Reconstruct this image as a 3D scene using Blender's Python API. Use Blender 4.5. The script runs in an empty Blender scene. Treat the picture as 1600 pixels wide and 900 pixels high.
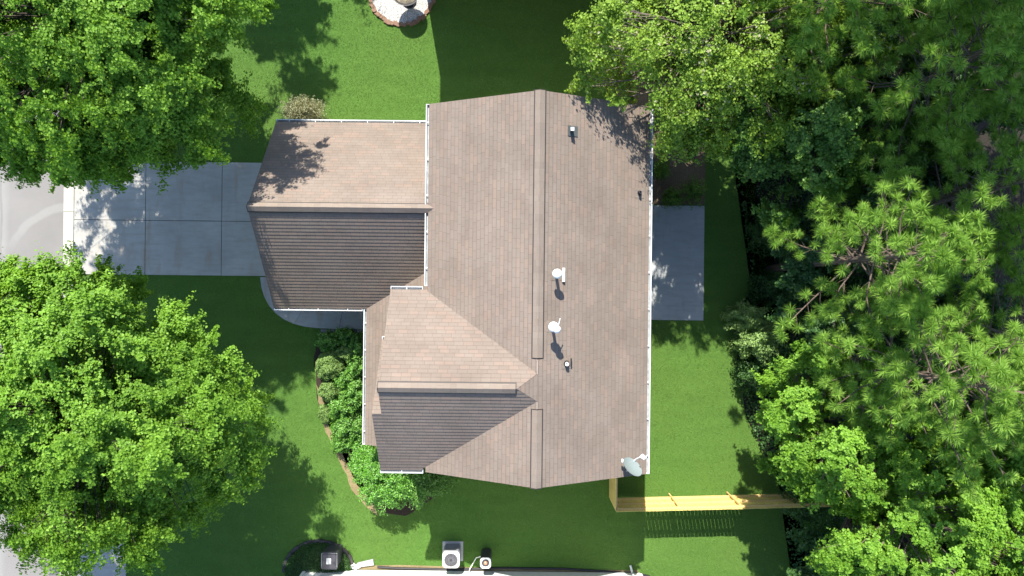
import bpy, math, random
import numpy as np
from mathutils import Vector, noise as mnoise

# ------------------------------------------------------------------ camera, light, exposure
S = bpy.context.scene
H_CAM, F_PX, TILT = 28.5, 1067.0, 0.0105
cd = bpy.data.cameras.new("camera"); cam = bpy.data.objects.new("camera", cd)
S.collection.objects.link(cam); S.camera = cam
cam.location = (0, 0, H_CAM); cam.rotation_euler = (0, 0, TILT)
cd.sensor_width = 36; cd.lens = 36 * F_PX / 1600; cd.clip_start = .5; cd.clip_end = 3000
S.render.resolution_x, S.render.resolution_y = 1024, 576

SUN_EL = math.radians(46)
sun_to = Vector((-.18, 1, 0)).normalized() * math.cos(SUN_EL); sun_to.z = math.sin(SUN_EL)
w = bpy.data.worlds.new("World"); S.world = w; w.use_nodes = True
wn = w.node_tree
sky = wn.nodes.new('ShaderNodeTexSky'); sky.sky_type = 'NISHITA'; sky.sun_disc = False
sky.sun_elevation = SUN_EL; sky.sun_rotation = math.atan2(sun_to.x, sun_to.y)
sky.air_density = 1.0; sky.dust_density = .6; sky.ozone_density = 2.6
bg = wn.nodes['Background']; bg.inputs['Strength'].default_value = 0.14
wn.links.new(sky.outputs[0], bg.inputs[0])
sl = bpy.data.lights.new("sun", 'SUN'); sl.energy = 4.95; sl.angle = math.radians(.53); sl.color = (1, .95, .85)
so = bpy.data.objects.new("sun", sl); S.collection.objects.link(so)
so.rotation_euler = sun_to.to_track_quat('Z', 'Y').to_euler(); so.location = (-10, 60, 60)
S.view_settings.view_transform = 'Standard'; S.view_settings.look = 'None'
S.view_settings.exposure = 1.07; S.view_settings.gamma = 1.0
S.view_settings.use_curve_mapping = False
S.cycles.max_bounces = 8; S.cycles.transparent_max_bounces = 4
S.cycles.diffuse_bounces = 4; S.cycles.use_denoising = True

COL = S.collection
R = random.Random(7)

def P(px, py, z=0.0):
    """photo pixel seen at height z -> ground-plan position in metres"""
    D = H_CAM - z; a = (px - 800) / F_PX * D; b = -(py - 450) / F_PX * D
    return (a - TILT * b, TILT * a + b)

# ------------------------------------------------------------------ object helpers
ORG = {}
def tag(o, label=None, cat=None, group=None, kind=None):
    if label: o['label'] = label
    if cat: o['category'] = cat
    if group: o['group'] = group
    if kind: o['kind'] = kind
    return o
def thing(name, loc, label, cat, group=None):
    o = bpy.data.objects.new(name, None); COL.objects.link(o)
    o.location = loc; o.empty_display_size = .3; ORG[o.name] = Vector(loc)
    return tag(o, label, cat, group)
def link_mesh(name, me, parent=None):
    o = bpy.data.objects.new(name, me); COL.objects.link(o)
    if parent is not None:
        o.parent = parent; ORG[o.name] = ORG[parent.name]
    else:
        ORG[o.name] = Vector((0, 0, 0))
    return o

class MB:
    """collects polygons (world metres) and links them as one mesh object"""
    def __init__(s): s.v = []; s.f = []; s.m = []; s.uv = []
    def poly(s, pts, m=0, uv=None):
        n = len(s.v); s.v += [tuple(p) for p in pts]
        s.f.append(tuple(range(n, n + len(pts)))); s.m.append(m)
        s.uv.append(uv or [(p[0], p[1]) for p in pts])
    def face_list(s, vs, fs, m=0):
        n = len(s.v); s.v += [tuple(p) for p in vs]
        for f in fs:
            s.f.append(tuple(i + n for i in f)); s.m.append(m)
            s.uv.append([(vs[i][0], vs[i][1]) for i in f])
    def box(s, a, b, m=0):
        x0, y0, z0 = a; x1, y1, z1 = b
        x0, x1 = min(x0, x1), max(x0, x1); y0, y1 = min(y0, y1), max(y0, y1); z0, z1 = min(z0, z1), max(z0, z1)
        vs = [(x0,y0,z0),(x1,y0,z0),(x1,y1,z0),(x0,y1,z0),(x0,y0,z1),(x1,y0,z1),(x1,y1,z1),(x0,y1,z1)]
        s.face_list(vs, [(0,3,2,1),(4,5,6,7),(0,1,5,4),(1,2,6,5),(2,3,7,6),(3,0,4,7)], m)
    def prism(s, pts, z0, z1, m=0):
        """plan polygon pts extruded from z0 to z1; z may be callables of (x,y)"""
        if sum(pts[i][0]*pts[(i+1)%len(pts)][1]-pts[(i+1)%len(pts)][0]*pts[i][1] for i in range(len(pts))) < 0: pts = pts[::-1]
        f0 = z0 if callable(z0) else (lambda x, y: z0); f1 = z1 if callable(z1) else (lambda x, y: z1)
        n = len(pts)
        vs = [(x, y, f0(x, y)) for x, y in pts] + [(x, y, f1(x, y)) for x, y in pts]
        fs = [tuple(range(n))[::-1], tuple(range(n, 2*n))] + [(i, (i+1)%n, (i+1)%n+n, i+n) for i in range(n)]
        s.face_list(vs, fs, m)
    def tube(s, pts, r0, r1=None, sides=6, m=0, cap=True):
        r1 = r0 if r1 is None else r1
        pts = [Vector(p) for p in pts]; rings = []
        n = len(s.v); L = len(pts)
        ref = None
        for i, p in enumerate(pts):
            d = (pts[min(i+1, L-1)] - pts[max(i-1, 0)])
            if d.length < 1e-6: d = Vector((0, 0, 1))
            d.normalize()
            if ref is None: ref = Vector((1, 0, 0)) if abs(d.x) < .8 else Vector((0, 1, 0))
            a = d.cross(ref).normalized(); b = d.cross(a); ref = -b if False else ref
            r = r0 + (r1 - r0) * i / max(1, L - 1)
            for k in range(sides):
                t = 2*math.pi*k/sides
                s.v.append(tuple(p + a*(r*math.cos(t)) + b*(r*math.sin(t))))
        def add(f):
            s.f.append(f); s.m.append(m); s.uv.append([(s.v[i][0], s.v[i][1]) for i in f])
        for i in range(L-1):
            for k in range(sides):
                k2 = (k+1) % sides
                add((n+i*sides+k, n+i*sides+k2, n+(i+1)*sides+k2, n+(i+1)*sides+k))
        if cap:
            add(tuple(n+k for k in range(sides))[::-1]); add(tuple(n+(L-1)*sides+k for k in range(sides)))
    def lathe(s, c, prof, sides=24, m=0, axis=None):
        """prof: list of (radius, height) about the vertical axis (or `axis`) through c"""
        n = len(s.v); c = Vector(c)
        if axis is None: A, B, Z = Vector((1,0,0)), Vector((0,1,0)), Vector((0,0,1))
        else:
            Z = Vector(axis).normalized(); A = Z.orthogonal().normalized(); B = Z.cross(A)
        for r, h in prof:
            for k in range(sides):
                t = 2*math.pi*k/sides
                s.v.append(tuple(c + A*(r*math.cos(t)) + B*(r*math.sin(t)) + Z*h))
        L = len(prof)
        for i in range(L-1):
            for k in range(sides):
                k2 = (k+1) % sides
                f = (n+i*sides+k, n+i*sides+k2, n+(i+1)*sides+k2, n+(i+1)*sides+k)
                s.f.append(f); s.m.append(m); s.uv.append([(s.v[j][0], s.v[j][1]) for j in f])
        for i, fl in ((0, True), (L-1, False)):
            f = tuple(n+i*sides+k for k in range(sides)); f = f[::-1] if fl else f
            s.f.append(f); s.m.append(m); s.uv.append([(s.v[j][0], s.v[j][1]) for j in f])
    def build(s, name, mats, parent=None, smooth=False, bevel=0):
        me = bpy.data.meshes.new(name)
        o = link_mesh(name, me, parent); g = ORG[o.name]
        me.from_pydata([(x-g.x, y-g.y, z-g.z) for x, y, z in s.v], [], s.f)
        for mt in (mats if isinstance(mats, (list, tuple)) else [mats]): me.materials.append(mt)
        me.polygons.foreach_set('material_index', s.m)
        uvl = me.uv_layers.new(name='UVMap')
        flat = [c for u in s.uv for p in u for c in p]
        uvl.data.foreach_set('uv', flat)
        if smooth: me.polygons.foreach_set('use_smooth', [True]*len(s.f))
        me.update()
        if bevel:
            b = o.modifiers.new('bevel', 'BEVEL'); b.width = bevel; b.segments = 2; b.limit_method = 'ANGLE'
        return o

def tri_mesh(name, verts, tris, mat, parent=None, tint=None, extra=None):
    """large mesh from numpy arrays; tint is a per-face value read by the leaf materials"""
    me = bpy.data.meshes.new(name); o = link_mesh(name, me, parent); g = ORG[o.name]
    verts = np.asarray(verts, np.float32) - np.array(g, np.float32)
    n, f = len(verts), len(tris)
    me.vertices.add(n); me.vertices.foreach_set('co', verts.ravel())
    me.loops.add(3*f); me.loops.foreach_set('vertex_index', np.asarray(tris, np.int32).ravel())
    me.polygons.add(f); me.polygons.foreach_set('loop_start', np.arange(0, 3*f, 3, dtype=np.int32))
    try: me.polygons.foreach_set('loop_total', np.full(f, 3, np.int32))
    except Exception: pass
    me.materials.append(mat)
    if tint is not None:
        a = me.attributes.new('tint', 'FLOAT', 'FACE'); a.data.foreach_set('value', np.asarray(tint, np.float32))
    me.update(calc_edges=True)
    return o

# ------------------------------------------------------------------ materials
class NT:
    def __init__(s, name):
        s.mat = bpy.data.materials.new(name); s.mat.use_nodes = True
        s.t = s.mat.node_tree; s.b = s.t.nodes['Principled BSDF']; s.out = s.t.nodes['Material Output']
    def n(s, typ, **kw):
        nd = s.t.nodes.new(typ)
        for k, v in kw.items():
            if k.startswith('i_'):
                nd.inputs[k[2:].replace('_', ' ')].default_value = v
            else: setattr(nd, k, v)
        return nd
    def l(s, a, b): s.t.links.new(a, b)
    def put(s, x, sock):
        if hasattr(x, 'links'): s.l(x, sock)
        else: sock.default_value = x
    def math(s, op, a, b=0.0, c=None, clamp=False):
        m = s.n('ShaderNodeMath', operation=op, use_clamp=clamp); s.put(a, m.inputs[0]); s.put(b, m.inputs[1])
        if c is not None: s.put(c, m.inputs[2])
        return m.outputs[0]
    def mix(s, fac, a, b, blend='MIX'):
        m = s.n('ShaderNodeMix', data_type='RGBA', blend_type=blend)
        s.put(fac, m.inputs[0]); s.put(a, m.inputs[6]); s.put(b, m.inputs[7]); return m.outputs[2]
    def pos(s): return s.n('ShaderNodeNewGeometry').outputs['Position']
    def noise(s, vec, scale, detail=4, rough=.55, dist=0):
        t = s.n('ShaderNodeTexNoise'); s.l(vec, t.inputs['Vector'])
        t.inputs['Scale'].default_value = scale; t.inputs['Detail'].default_value = detail
        t.inputs['Roughness'].default_value = rough; t.inputs['Distortion'].default_value = dist
        return t.outputs['Fac']
    def ramp(s, fac, a, b, lo=0, hi=1):
        m = s.n('ShaderNodeMapRange'); s.put(fac, m.inputs[0])
        m.inputs[1].default_value = a; m.inputs[2].default_value = b; m.inputs[3].default_value = lo; m.inputs[4].default_value = hi
        return m.outputs[0]
    def scale(s, vec, v):
        m = s.n('ShaderNodeVectorMath', operation='MULTIPLY'); s.l(vec, m.inputs[0]); m.inputs[1].default_value = v; return m.outputs[0]
    def bump(s, h, strength=.3, dist=.02):
        b = s.n('ShaderNodeBump'); b.inputs['Strength'].default_value = strength; b.inputs['Distance'].default_value = dist
        s.l(h, b.inputs['Height']); s.l(b.outputs[0], s.b.inputs['Normal'])
def c4(c): return (c[0], c[1], c[2], 1)

def plain(name, col, rough=.5, metal=0, var=.12, sc=3.0, fine=40):
    m = NT(name); p = m.pos()
    a = m.noise(p, sc, 5); b = m.noise(p, fine, 3)
    f = m.math('ADD', m.math('MULTIPLY', a, .7), m.math('MULTIPLY', b, .3))
    f = m.ramp(f, .3, .7)
    m.l(m.mix(f, c4([x*(1-var) for x in col]), c4([x*(1+var) for x in col])), m.b.inputs['Base Color'])
    m.b.inputs['Roughness'].default_value = rough; m.b.inputs['Metallic'].default_value = metal
    m.bump(b, .15, .005)
    return m.mat

def concrete(name, col, stain=.25):
    m = NT(name); p = m.pos()
    big = m.noise(p, .55, 6, .6); mid = m.noise(m.scale(p, (1.6, 7, 1)), .8, 5, .6); fine = m.noise(p, 70, 3, .7)
    c = m.mix(m.ramp(big, .3, .72), c4([x*(1-stain) for x in col]), c4(col))
    c = m.mix(m.math('MULTIPLY', m.ramp(mid, .45, .72), .6), c, c4((col[0]*.62, col[1]*.56, col[2]*.48)))
    c = m.mix(m.ramp(fine, .25, .75, 0, .35), c, c4([x*1.15 for x in col]))
    rust = m.noise(m.scale(p, (2.2, .5, 1)), 1.0, 3, .5)
    c = m.mix(m.ramp(rust, 0.56, .72, 0, .5), c, c4((col[0]*.75, col[1]*.55, col[2]*.38)))
    m.l(c, m.b.inputs['Base Color']); m.b.inputs['Roughness'].default_value = .85
    m.bump(fine, .3, .004); return m.mat

def shingle(name, cols, seam=.38, patch=(.9, 1.1)):
    m = NT(name)
    uv = m.n('ShaderNodeUVMap').outputs[0]
    sp = m.n('ShaderNodeSeparateXYZ'); m.l(uv, sp.inputs[0]); u, v = sp.outputs[0], sp.outputs[1]
    row = m.math('FLOOR', m.math('DIVIDE', v, EXPO))
    wn1 = m.n('ShaderNodeTexWhiteNoise', noise_dimensions='1D'); m.l(row, wn1.inputs['W'])
    uu = m.math('ADD', m.math('DIVIDE', u, .31), m.math('MULTIPLY', wn1.outputs['Value'], 9))
    cell = m.math('FLOOR', uu); fr = m.math('FRACT', uu)
    cb = m.n('ShaderNodeCombineXYZ'); m.l(cell, cb.inputs[0]); m.l(row, cb.inputs[1])
    wn2 = m.n('ShaderNodeTexWhiteNoise', noise_dimensions='2D'); m.l(cb.outputs[0], wn2.inputs['Vector'])
    r = wn2.outputs['Value']
    c = m.mix(r, c4(cols[0]), c4(cols[1]))
    c = m.mix(m.ramp(r, .8, .82, 0, .75), c, c4(cols[2]))
    p = m.pos()
    big = m.noise(p, .5, 5, .6); c = m.mix(1.0, c, m.mix(m.ramp(big, .3, .7), c4((patch[0],)*3), c4((patch[1],)*3)), 'MULTIPLY')
    streak = m.noise(m.scale(uv, (.5, 1.2, 1)), 1.2, 5, .6)
    c = m.mix(1.0, c, m.mix(m.ramp(streak, .35, .7), c4((.92, .90, .89)), c4((1.05, 1.05, 1.05))), 'MULTIPLY')
    fine = m.noise(p, 160, 2, .8)
    c = m.mix(1.0, c, m.mix(m.ramp(fine, .3, .7), c4((.82,)*3), c4((1.18,)*3)), 'MULTIPLY')
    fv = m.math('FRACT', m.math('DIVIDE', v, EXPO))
    edge = m.math('MULTIPLY', m.ramp(fv, .05, .19, 1, 0), m.ramp(m.noise(m.scale(uv, (3, 9, 1)), 1.0, 3), .3, .6, .2, .52))  # shadow line along each course's lower edge, painted into the shingle colour
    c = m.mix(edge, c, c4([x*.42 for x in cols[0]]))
    sm = m.math('MULTIPLY', m.math('LESS_THAN', fr, .045), seam)
    c = m.mix(sm, c, c4([x*.35 for x in cols[0]]))
    m.l(c, m.b.inputs['Base Color']); m.b.inputs['Roughness'].default_value = .92
    m.b.inputs['Specular IOR Level'].default_value = .2
    m.bump(fine, .5, .003); return m.mat

def leafmat(name, dark, light, trans=.35, tcol=None, gloss=.08, rare=None, patchy=False):
    m = NT(name); t = m.t; t.nodes.remove(m.b)
    a = m.n('ShaderNodeAttribute', attribute_name='tint')
    c = m.mix(a.outputs['Fac'], c4(dark), c4(light))
    if rare: c = m.mix(m.ramp(a.outputs['Fac'], rare[0], rare[0]+.01), c, c4(rare[1]))
    if patchy:
        p = m.pos()
        c = m.mix(m.ramp(m.noise(p, .22, 5, .6), .42, .7, 0, .65), c, c4((.15, .21, .06)))
        c = m.mix(m.ramp(m.noise(m.scale(p, (.35, 1.5, 1)), .8, 5, .65), .5, .8, 0, .5), c, c4((.055, .13, .022)))
        c = m.mix(m.ramp(m.noise(p, 1.7, 6, .7), .62, .75, 0, .4), c, c4((.17, .18, .075)))
    d = m.n('ShaderNodeBsdfDiffuse'); m.l(c, d.inputs[0])
    tr = m.n('ShaderNodeBsdfTranslucent')
    m.l(m.mix(1.0, c, c4(tcol or (1.5, 1.25, .5)), 'MULTIPLY'), tr.inputs[0])
    mx = m.n('ShaderNodeMixShader'); mx.inputs[0].default_value = trans
    m.l(d.outputs[0], mx.inputs[1]); m.l(tr.outputs[0], mx.inputs[2])
    g = m.n('ShaderNodeBsdfGlossy'); g.inputs['Roughness'].default_value = .5; g.inputs[0].default_value = (.9, 1, .85, 1)
    m2 = m.n('ShaderNodeMixShader'); m2.inputs[0].default_value = gloss
    m.l(mx.outputs[0], m2.inputs[1]); m.l(g.outputs[0], m2.inputs[2]); m.l(m2.outputs[0], m.out.inputs[0])
    return m.mat

EXPO = .143
def lawn_mat():
    m = NT('lawn'); p = m.pos()
    big = m.noise(p, .12, 4, .55); mid = m.noise(m.scale(p, (.5, 2.4, 1)), .9, 5, .6); fine = m.noise(p, 22, 4, .75); vf = m.noise(p, 90, 2, .8)
    c = m.mix(m.ramp(mid, .3, .7), c4((.070, .158, .028)), c4((.096, .205, .038)))
    c = m.mix(m.ramp(big, .35, .7, 0, .6), c, c4((.115, .185, .036)))
    c = m.mix(m.ramp(fine, .3, .72, 0, .35), c, c4((.055, .115, .02)))
    c = m.mix(m.ramp(vf, .55, .8, 0, .5), c, c4((.11, .18, .045)))
    m.l(c, m.b.inputs['Base Color']); m.b.inputs['Roughness'].default_value = .9; m.b.inputs['Specular IOR Level'].default_value = .15
    m.bump(m.math('ADD', fine, m.math('MULTIPLY', vf, .6)), .7, .04); return m.mat
def asphalt_mat():
    m = NT('street_asphalt'); p = m.pos()
    sp = m.n('ShaderNodeSeparateXYZ'); m.l(p, sp.inputs[0]); x, y = sp.outputs[0], sp.outputs[1]
    big = m.noise(p, .5, 5); fine = m.noise(p, 60, 3, .8)
    c = m.mix(m.ramp(big, .3, .7), c4((.20, .19, .18)), c4((.245, .232, .22)))
    dx = m.math('SUBTRACT', x, -18.3); dy = m.math('SUBTRACT', y, .35)
    r = m.math('SQRT', m.math('ADD', m.math('MULTIPLY', dx, dx), m.math('MULTIPLY', dy, dy)))
    wob = m.math('MULTIPLY', m.noise(p, 1.2, 3), .25)
    d = m.math('ABSOLUTE', m.math('SUBTRACT', m.math('ADD', r, wob), 2.98))
    arc = m.math('MULTIPLY', m.ramp(d, .22, .12, 0, 1), m.ramp(y, 1.2, 2.2))
    wx = m.math('ADD', x, m.math('MULTIPLY', m.noise(m.scale(p, (1, .3, 1)), .8, 3), .5))
    lane = m.ramp(wx, -20.75, -21.0); gap = m.ramp(m.math('ABSOLUTE', m.math('SUBTRACT', wx, -21.12)), .03, .07)
    msk = m.math('MAXIMUM', arc, m.math('MULTIPLY', lane, gap))
    c = m.mix(m.math('MULTIPLY', msk, .38), c, c4((.36, .36, .34)))
    c = m.mix(m.ramp(fine, .25, .75, 0, .5), c, c4((.17, .165, .16)))
    m.l(c, m.b.inputs['Base Color']); m.b.inputs['Roughness'].default_value = .9; m.bump(fine, .4, .006); return m.mat
def soil_mat(name, a, b, c3, sc=14):
    m = NT(name); p = m.pos()
    n1 = m.noise(p, 1.2, 5); n2 = m.noise(p, sc, 5, .8); n3 = m.noise(p, 60, 3, .8)
    c = m.mix(m.ramp(n1, .3, .7), c4(a), c4(b)); c = m.mix(m.ramp(n2, .5, .7, 0, .8), c, c4(c3))
    c = m.mix(m.ramp(n3, .4, .7, 0, .6), c, c4([x*.4 for x in a]))
    m.l(c, m.b.inputs['Base Color']); m.b.inputs['Roughness'].default_value = .95; m.bump(n2, .8, .05); return m.mat
def gravel_mat():
    m = NT('white_gravel'); p = m.pos()
    v = m.n('ShaderNodeTexVoronoi'); m.l(p, v.inputs['Vector']); v.inputs['Scale'].default_value = 28
    wn_ = m.n('ShaderNodeSeparateColor'); m.l(v.outputs['Color'], wn_.inputs[0])
    c = m.mix(wn_.outputs[0], c4((.45, .44, .42)), c4((.85, .84, .8)))
    c = m.mix(m.ramp(v.outputs['Distance'], .35, .6, 0, .7), c, c4((.15, .14, .13)))
    m.l(c, m.b.inputs['Base Color']); m.b.inputs['Roughness'].default_value = .8
    m.bump(m.math('MULTIPLY', v.outputs['Distance'], -1), .8, .03); return m.mat
def siding_mat(name, col):
    m = NT(name); p = m.pos(); sp = m.n('ShaderNodeSeparateXYZ'); m.l(p, sp.inputs[0])
    fr = m.math('FRACT', m.math('DIVIDE', sp.outputs[2], .13))
    n1 = m.noise(p, .8, 4)
    c = m.mix(m.ramp(n1, .3, .7), c4([x*.93 for x in col]), c4(col))
    m.l(c, m.b.inputs['Base Color']); m.b.inputs['Roughness'].default_value = .45; m.bump(fr, .5, .012); return m.mat
def wood_mat(name, a, b):
    m = NT(name); p = m.pos()
    n1 = m.noise(m.scale(p, (9, 9, .8)), 1.5, 5, .7); n2 = m.noise(p, .8, 4)
    c = m.mix(m.ramp(n1, .3, .7), c4(a), c4(b)); c = m.mix(m.ramp(n2, .4, .75, 0, .4), c, c4([x*.7 for x in a]))
    m.l(c, m.b.inputs['Base Color']); m.b.inputs['Roughness'].default_value = .7; m.bump(n1, .4, .004); return m.mat
def bark_mat(name, a, b):
    m = NT(name); p = m.pos()
    n1 = m.noise(m.scale(p, (6, 6, 1.2)), 2.5, 6, .7)
    m.l(m.mix(m.ramp(n1, .35, .65), c4(a), c4(b)), m.b.inputs['Base Color']); m.b.inputs['Roughness'].default_value = .95
    m.bump(n1, .9, .03); return m.mat

M = {}
M['lawn'] = lawn_mat(); M['asphalt'] = asphalt_mat()
M['conc'] = concrete('driveway_concrete', (.43, .42, .39), .35); M['conc2'] = concrete('patio_concrete', (.43, .45, .46), .3)
M['curb'] = concrete('curb_concrete', (.46, .44, .39), .12); M['walk'] = concrete('walk_concrete', (.36, .37, .37), .2)
M['joint'] = plain('joint_filler', (.045, .04, .035), .9)
M['woods'] = soil_mat('leaf_litter', (.018, .013, .009), (.032, .023, .015), (.05, .037, .024))
M['mulch'] = soil_mat('mulch', (.030, .018, .012), (.05, .03, .02), (.075, .05, .032))
M['straw'] = soil_mat('pine_straw', (.13, .09, .055), (.22, .16, .10), (.34, .26, .16), 20)
M['sand'] = soil_mat('sandy_soil', (.24, .18, .09), (.36, .28, .15), (.14, .15, .05), 9)
M['gravel'] = gravel_mat()
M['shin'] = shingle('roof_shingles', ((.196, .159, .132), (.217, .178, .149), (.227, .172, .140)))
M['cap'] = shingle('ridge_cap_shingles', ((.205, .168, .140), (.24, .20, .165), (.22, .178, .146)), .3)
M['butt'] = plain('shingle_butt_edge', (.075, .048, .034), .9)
M['dark'] = plain('dark_flashing', (.035, .028, .026), .6)
M['white'] = plain('white_aluminium', (.74, .75, .74), .35, var=.05)
M['gutin'] = plain('gutter_inside', (.30, .31, .31), .6, var=.4, sc=6)
M['trim'] = plain('white_trim', (.70, .70, .68), .45, var=.04)
M['siding'] = siding_mat('beige_siding', (.50, .44, .35)); M['wsiding'] = siding_mat('white_siding', (.80, .81, .80))
M['glass'] = plain('window_glass', (.03, .04, .05), .08, var=.1)
M['door'] = plain('painted_door', (.62, .60, .55), .4, var=.05)
M['brick'] = plain('brick_foundation', (.25, .12, .08), .9, var=.25, sc=12)
M['fence'] = wood_mat('new_cedar', (.66, .50, .14), (.82, .66, .23))
M['post'] = wood_mat('treated_pine', (.60, .42, .16), (.72, .53, .23))
M['bark'] = bark_mat('maple_bark', (.035, .028, .022), (.09, .075, .06))
M['pbark'] = bark_mat('pine_bark', (.07, .05, .036), (.17, .125, .10))
M['twig'] = bark_mat('pale_twig', (.12, .09, .07), (.24, .20, .16))
M['stone'] = soil_mat('edging_stone', (.20, .11, .07), (.32, .19, .13), (.42, .3, .22), 9)
M['grey'] = plain('grey_metal', (.30, .31, .33), .4, .3); M['lgrey'] = plain('light_grey_metal', (.52, .53, .52), .4, .0)
M['charcoal'] = plain('charcoal_plastic', (.045, .043, .055), .5); M['black'] = plain('black_rubber', (.012, .012, .016), .5)
M['pvc'] = plain('white_pvc', (.82, .82, .80), .3, var=.03); M['copper'] = plain('copper_part', (.55, .28, .17), .4, .5)
M['dish'] = plain('dish_grey', (.20, .24, .235), .4, var=.03); M['lead'] = plain('lead_flashing', (.10, .11, .11), .5, .3)
M['tan'] = plain('tan_cover', (.55, .45, .30), .8)
M['dstone'] = plain('dark_edging_stone', (.05, .045, .045), .9, var=.4, sc=9)
M['paver'] = plain('paver_grey', (.18, .18, .18), .9, var=.3, sc=9)
M['maple'] = leafmat('maple_leaves', (.105, .225, .020), (.235, .425, .048), .36, (1.5, 1.4, .4), .015)
M['oliveleaf'] = leafmat('myrtle_leaves', (.140, .250, .022), (.290, .430, .055), .34, (1.4, 1.3, .6), .02, (.965, (.42, .40, .26)))
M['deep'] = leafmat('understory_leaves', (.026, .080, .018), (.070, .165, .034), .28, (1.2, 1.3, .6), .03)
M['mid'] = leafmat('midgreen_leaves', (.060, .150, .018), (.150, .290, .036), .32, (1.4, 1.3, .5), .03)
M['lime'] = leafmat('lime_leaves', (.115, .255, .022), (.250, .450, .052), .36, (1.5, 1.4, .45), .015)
M['needle'] = leafmat('pine_needles', (.155, .300, .042), (.310, .500, .095), .30, (1.35, 1.3, .7), .01)
M['box'] = leafmat('clipped_leaves', (.15, .27, .06), (.28, .42, .13), .3, (1.3, 1.2, .7), .03)
M['glossy'] = leafmat('glossy_leaves', (.08, .22, .022), (.17, .37, .05), .3, (1.2, 1.3, .5), .05)
M['spray'] = leafmat('arching_shrub_leaves', (.10, .30, .014), (.20, .50, .03), .42, (1.4, 1.3, .5))
M['orn'] = leafmat('feathery_grass', (.16, .19, .06), (.38, .36, .20), .35, (1.2, 1.1, .8))
M['blade'] = leafmat('grass_blades', (.084, .186, .032), (.128, .268, .050), .30, (1.3, 1.3, .5), .01, patchy=True)

# ------------------------------------------------------------------ the setting
def struct(name, mb, mats): return tag(mb.build(name, mats), kind='structure')
b = MB(); g = 700
b.poly([(-g,-g,0),(g,-g,0),(g,g,0),(-g,g,0)]); struct('lawn', b, M['lawn'])
b = MB(); b.poly([(-28,-300,.006),(-18.73,-300,.006),(-18.73,300,.006),(-28,300,.006)]); struct('street', b, M['asphalt'])
b = MB()
y = -60.0
while y < 60:
    b.box((-18.73, y, -.05), (-18.31, y+2.985, .03), 0); y += 3
b.box((-28.45, -300, -.05), (-28, 300, .10))
struct('curb', b, M['curb'])
def slabs(name, rects, mat, top=.04, gap=.012, base=None):
    b = MB(); xs0 = min(r[0] for r in rects); xs1 = max(r[2] for r in rects); ys0 = min(r[1] for r in rects); ys1 = max(r[3] for r in rects)
    for x0, y0, x1, y1 in rects: b.box((x0+gap, y0+gap, -.08), (x1-gap, y1-gap, top), 0)
    b.box((xs0+.02, ys0+.02, -.1), (xs1-.02, ys1-.02, top-.03), 1)
    return struct(name, b, [mat, M['joint']])
dj = [-18.29, -15.31, -12.13, -8.6]
slabs('driveway', [(dj[i], y0, dj[i+1], y1) for i in range(3) for y0, y1 in ((.38, 2.66), (2.66, 5.12))], M['conc'])
slabs('neighbour_driveway', [(-18.29, -16-3*k, -15.96, -13-3*k) for k in range(2)] + [(-18.29, -13, -15.96, -10.2)], M['conc'])
slabs('patio', [(4.6, -1.28, 8.0, 3.52)], M['conc2'])
# curved front walk
wp = [(407,433),(408.5,447),(413,463),(421,478),(431,489),(444,499),(460,506),(478,510.5),(500,513),(530,514)]
outer = [P(*q) for q in wp] + [(-4.0, -1.78)]
b = MB()
inner = [(-9.3,.37),(-9.3,.0),(-9.25,-.25),(-9.1,-.45),(-8.9,-.6),(-8.7,-.62),(-8.5,-.62),(-8.2,-.62),(-7.8,-.62),(-7.0,-.62),(-4.0,-.62)]
inner = inner[:len(outer)]
cut = (5, 8)
for i in range(len(outer)-1):
    o0, o1, i0, i1 = [Vector(q) for q in (outer[i], outer[i+1], inner[i], inner[i+1])]
    e0 = .012 if i in (6, 9) else 0
    d = (o1-o0).normalized()*e0; di = (i1-i0).normalized()*e0
    b.prism([tuple(i0+di), tuple(o0+d), tuple(o1), tuple(i1)], -.08, .035)
struct('front_walk', b, M['walk'])
b = MB()
for k in range(9): b.box((-7.95+k*.30, -1.93, -.03), (-7.95+k*.30+.27, -1.80, .045+.01*(k%3)))
tag(b.build('paver_edging', M['paver']), 'row of small grey pavers along the front walk beside the dark shrubs', 'paver edging')

def sheet(name, pts, z, mat, kind='structure'):
    b = MB(); q = list(pts)
    if sum(q[i][0]*q[(i+1)%len(q)][1]-q[(i+1)%len(q)][0]*q[i][1] for i in range(len(q))) < 0: q = q[::-1]
    b.poly([(x, y, z) for x, y in q]); return struct(name, b, mat)
woods_edge = [P(*q) for q in [(1105,-40),(1120,100),(1135,200),(1148,276),(1160,320),(1170,380),(1178,440),(1162,475),(1150,505),(1152,560),(1163,640),(1185,700),(1215,745),(1240,762),(1268,800),(1285,850),(1312,900),(1335,960)]]
def wob(pts, amp=.12, step=.5, seed=1):
    r = random.Random(seed); out = []
    for i in range(len(pts)):
        a, c = Vector(pts[i]), Vector(pts[(i+1) % len(pts)]); n = max(1, int((c-a).length/step))
        for k in range(n):
            q = a.lerp(c, k/n); out.append((q.x + r.uniform(-amp, amp), q.y + r.uniform(-amp, amp)))
    return out
we = wob(woods_edge, .1, .4)
WOODS = we[:-2] + [(16, -40), (60, -60), (60, 60), (9, 60), (8.2, 20)]
sheet('woodland_floor', WOODS, .004, M['woods'])
STRAW = [(4.2, 3.55), (8.0, 3.55), (8.05, 8.5), (7.2, 9.5), (4.2, 9.5)]
sheet('pine_straw_bed', STRAW, .008, M['straw'])
BED = [P(*q) for q in [(505,517),(494,535),(491,570),(495,625),(508,665),(524,700),(540,730),(553,762),(572,785),(600,803),(632,808),(655,792),(690,768),(712,742)]]
BED = BED + [(-2.4, -6), (-5, -5.9), (-5, -1.9)]
sheet('planting_bed', wob(BED, .05, .3, 3), .008, M['mulch'])
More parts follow.
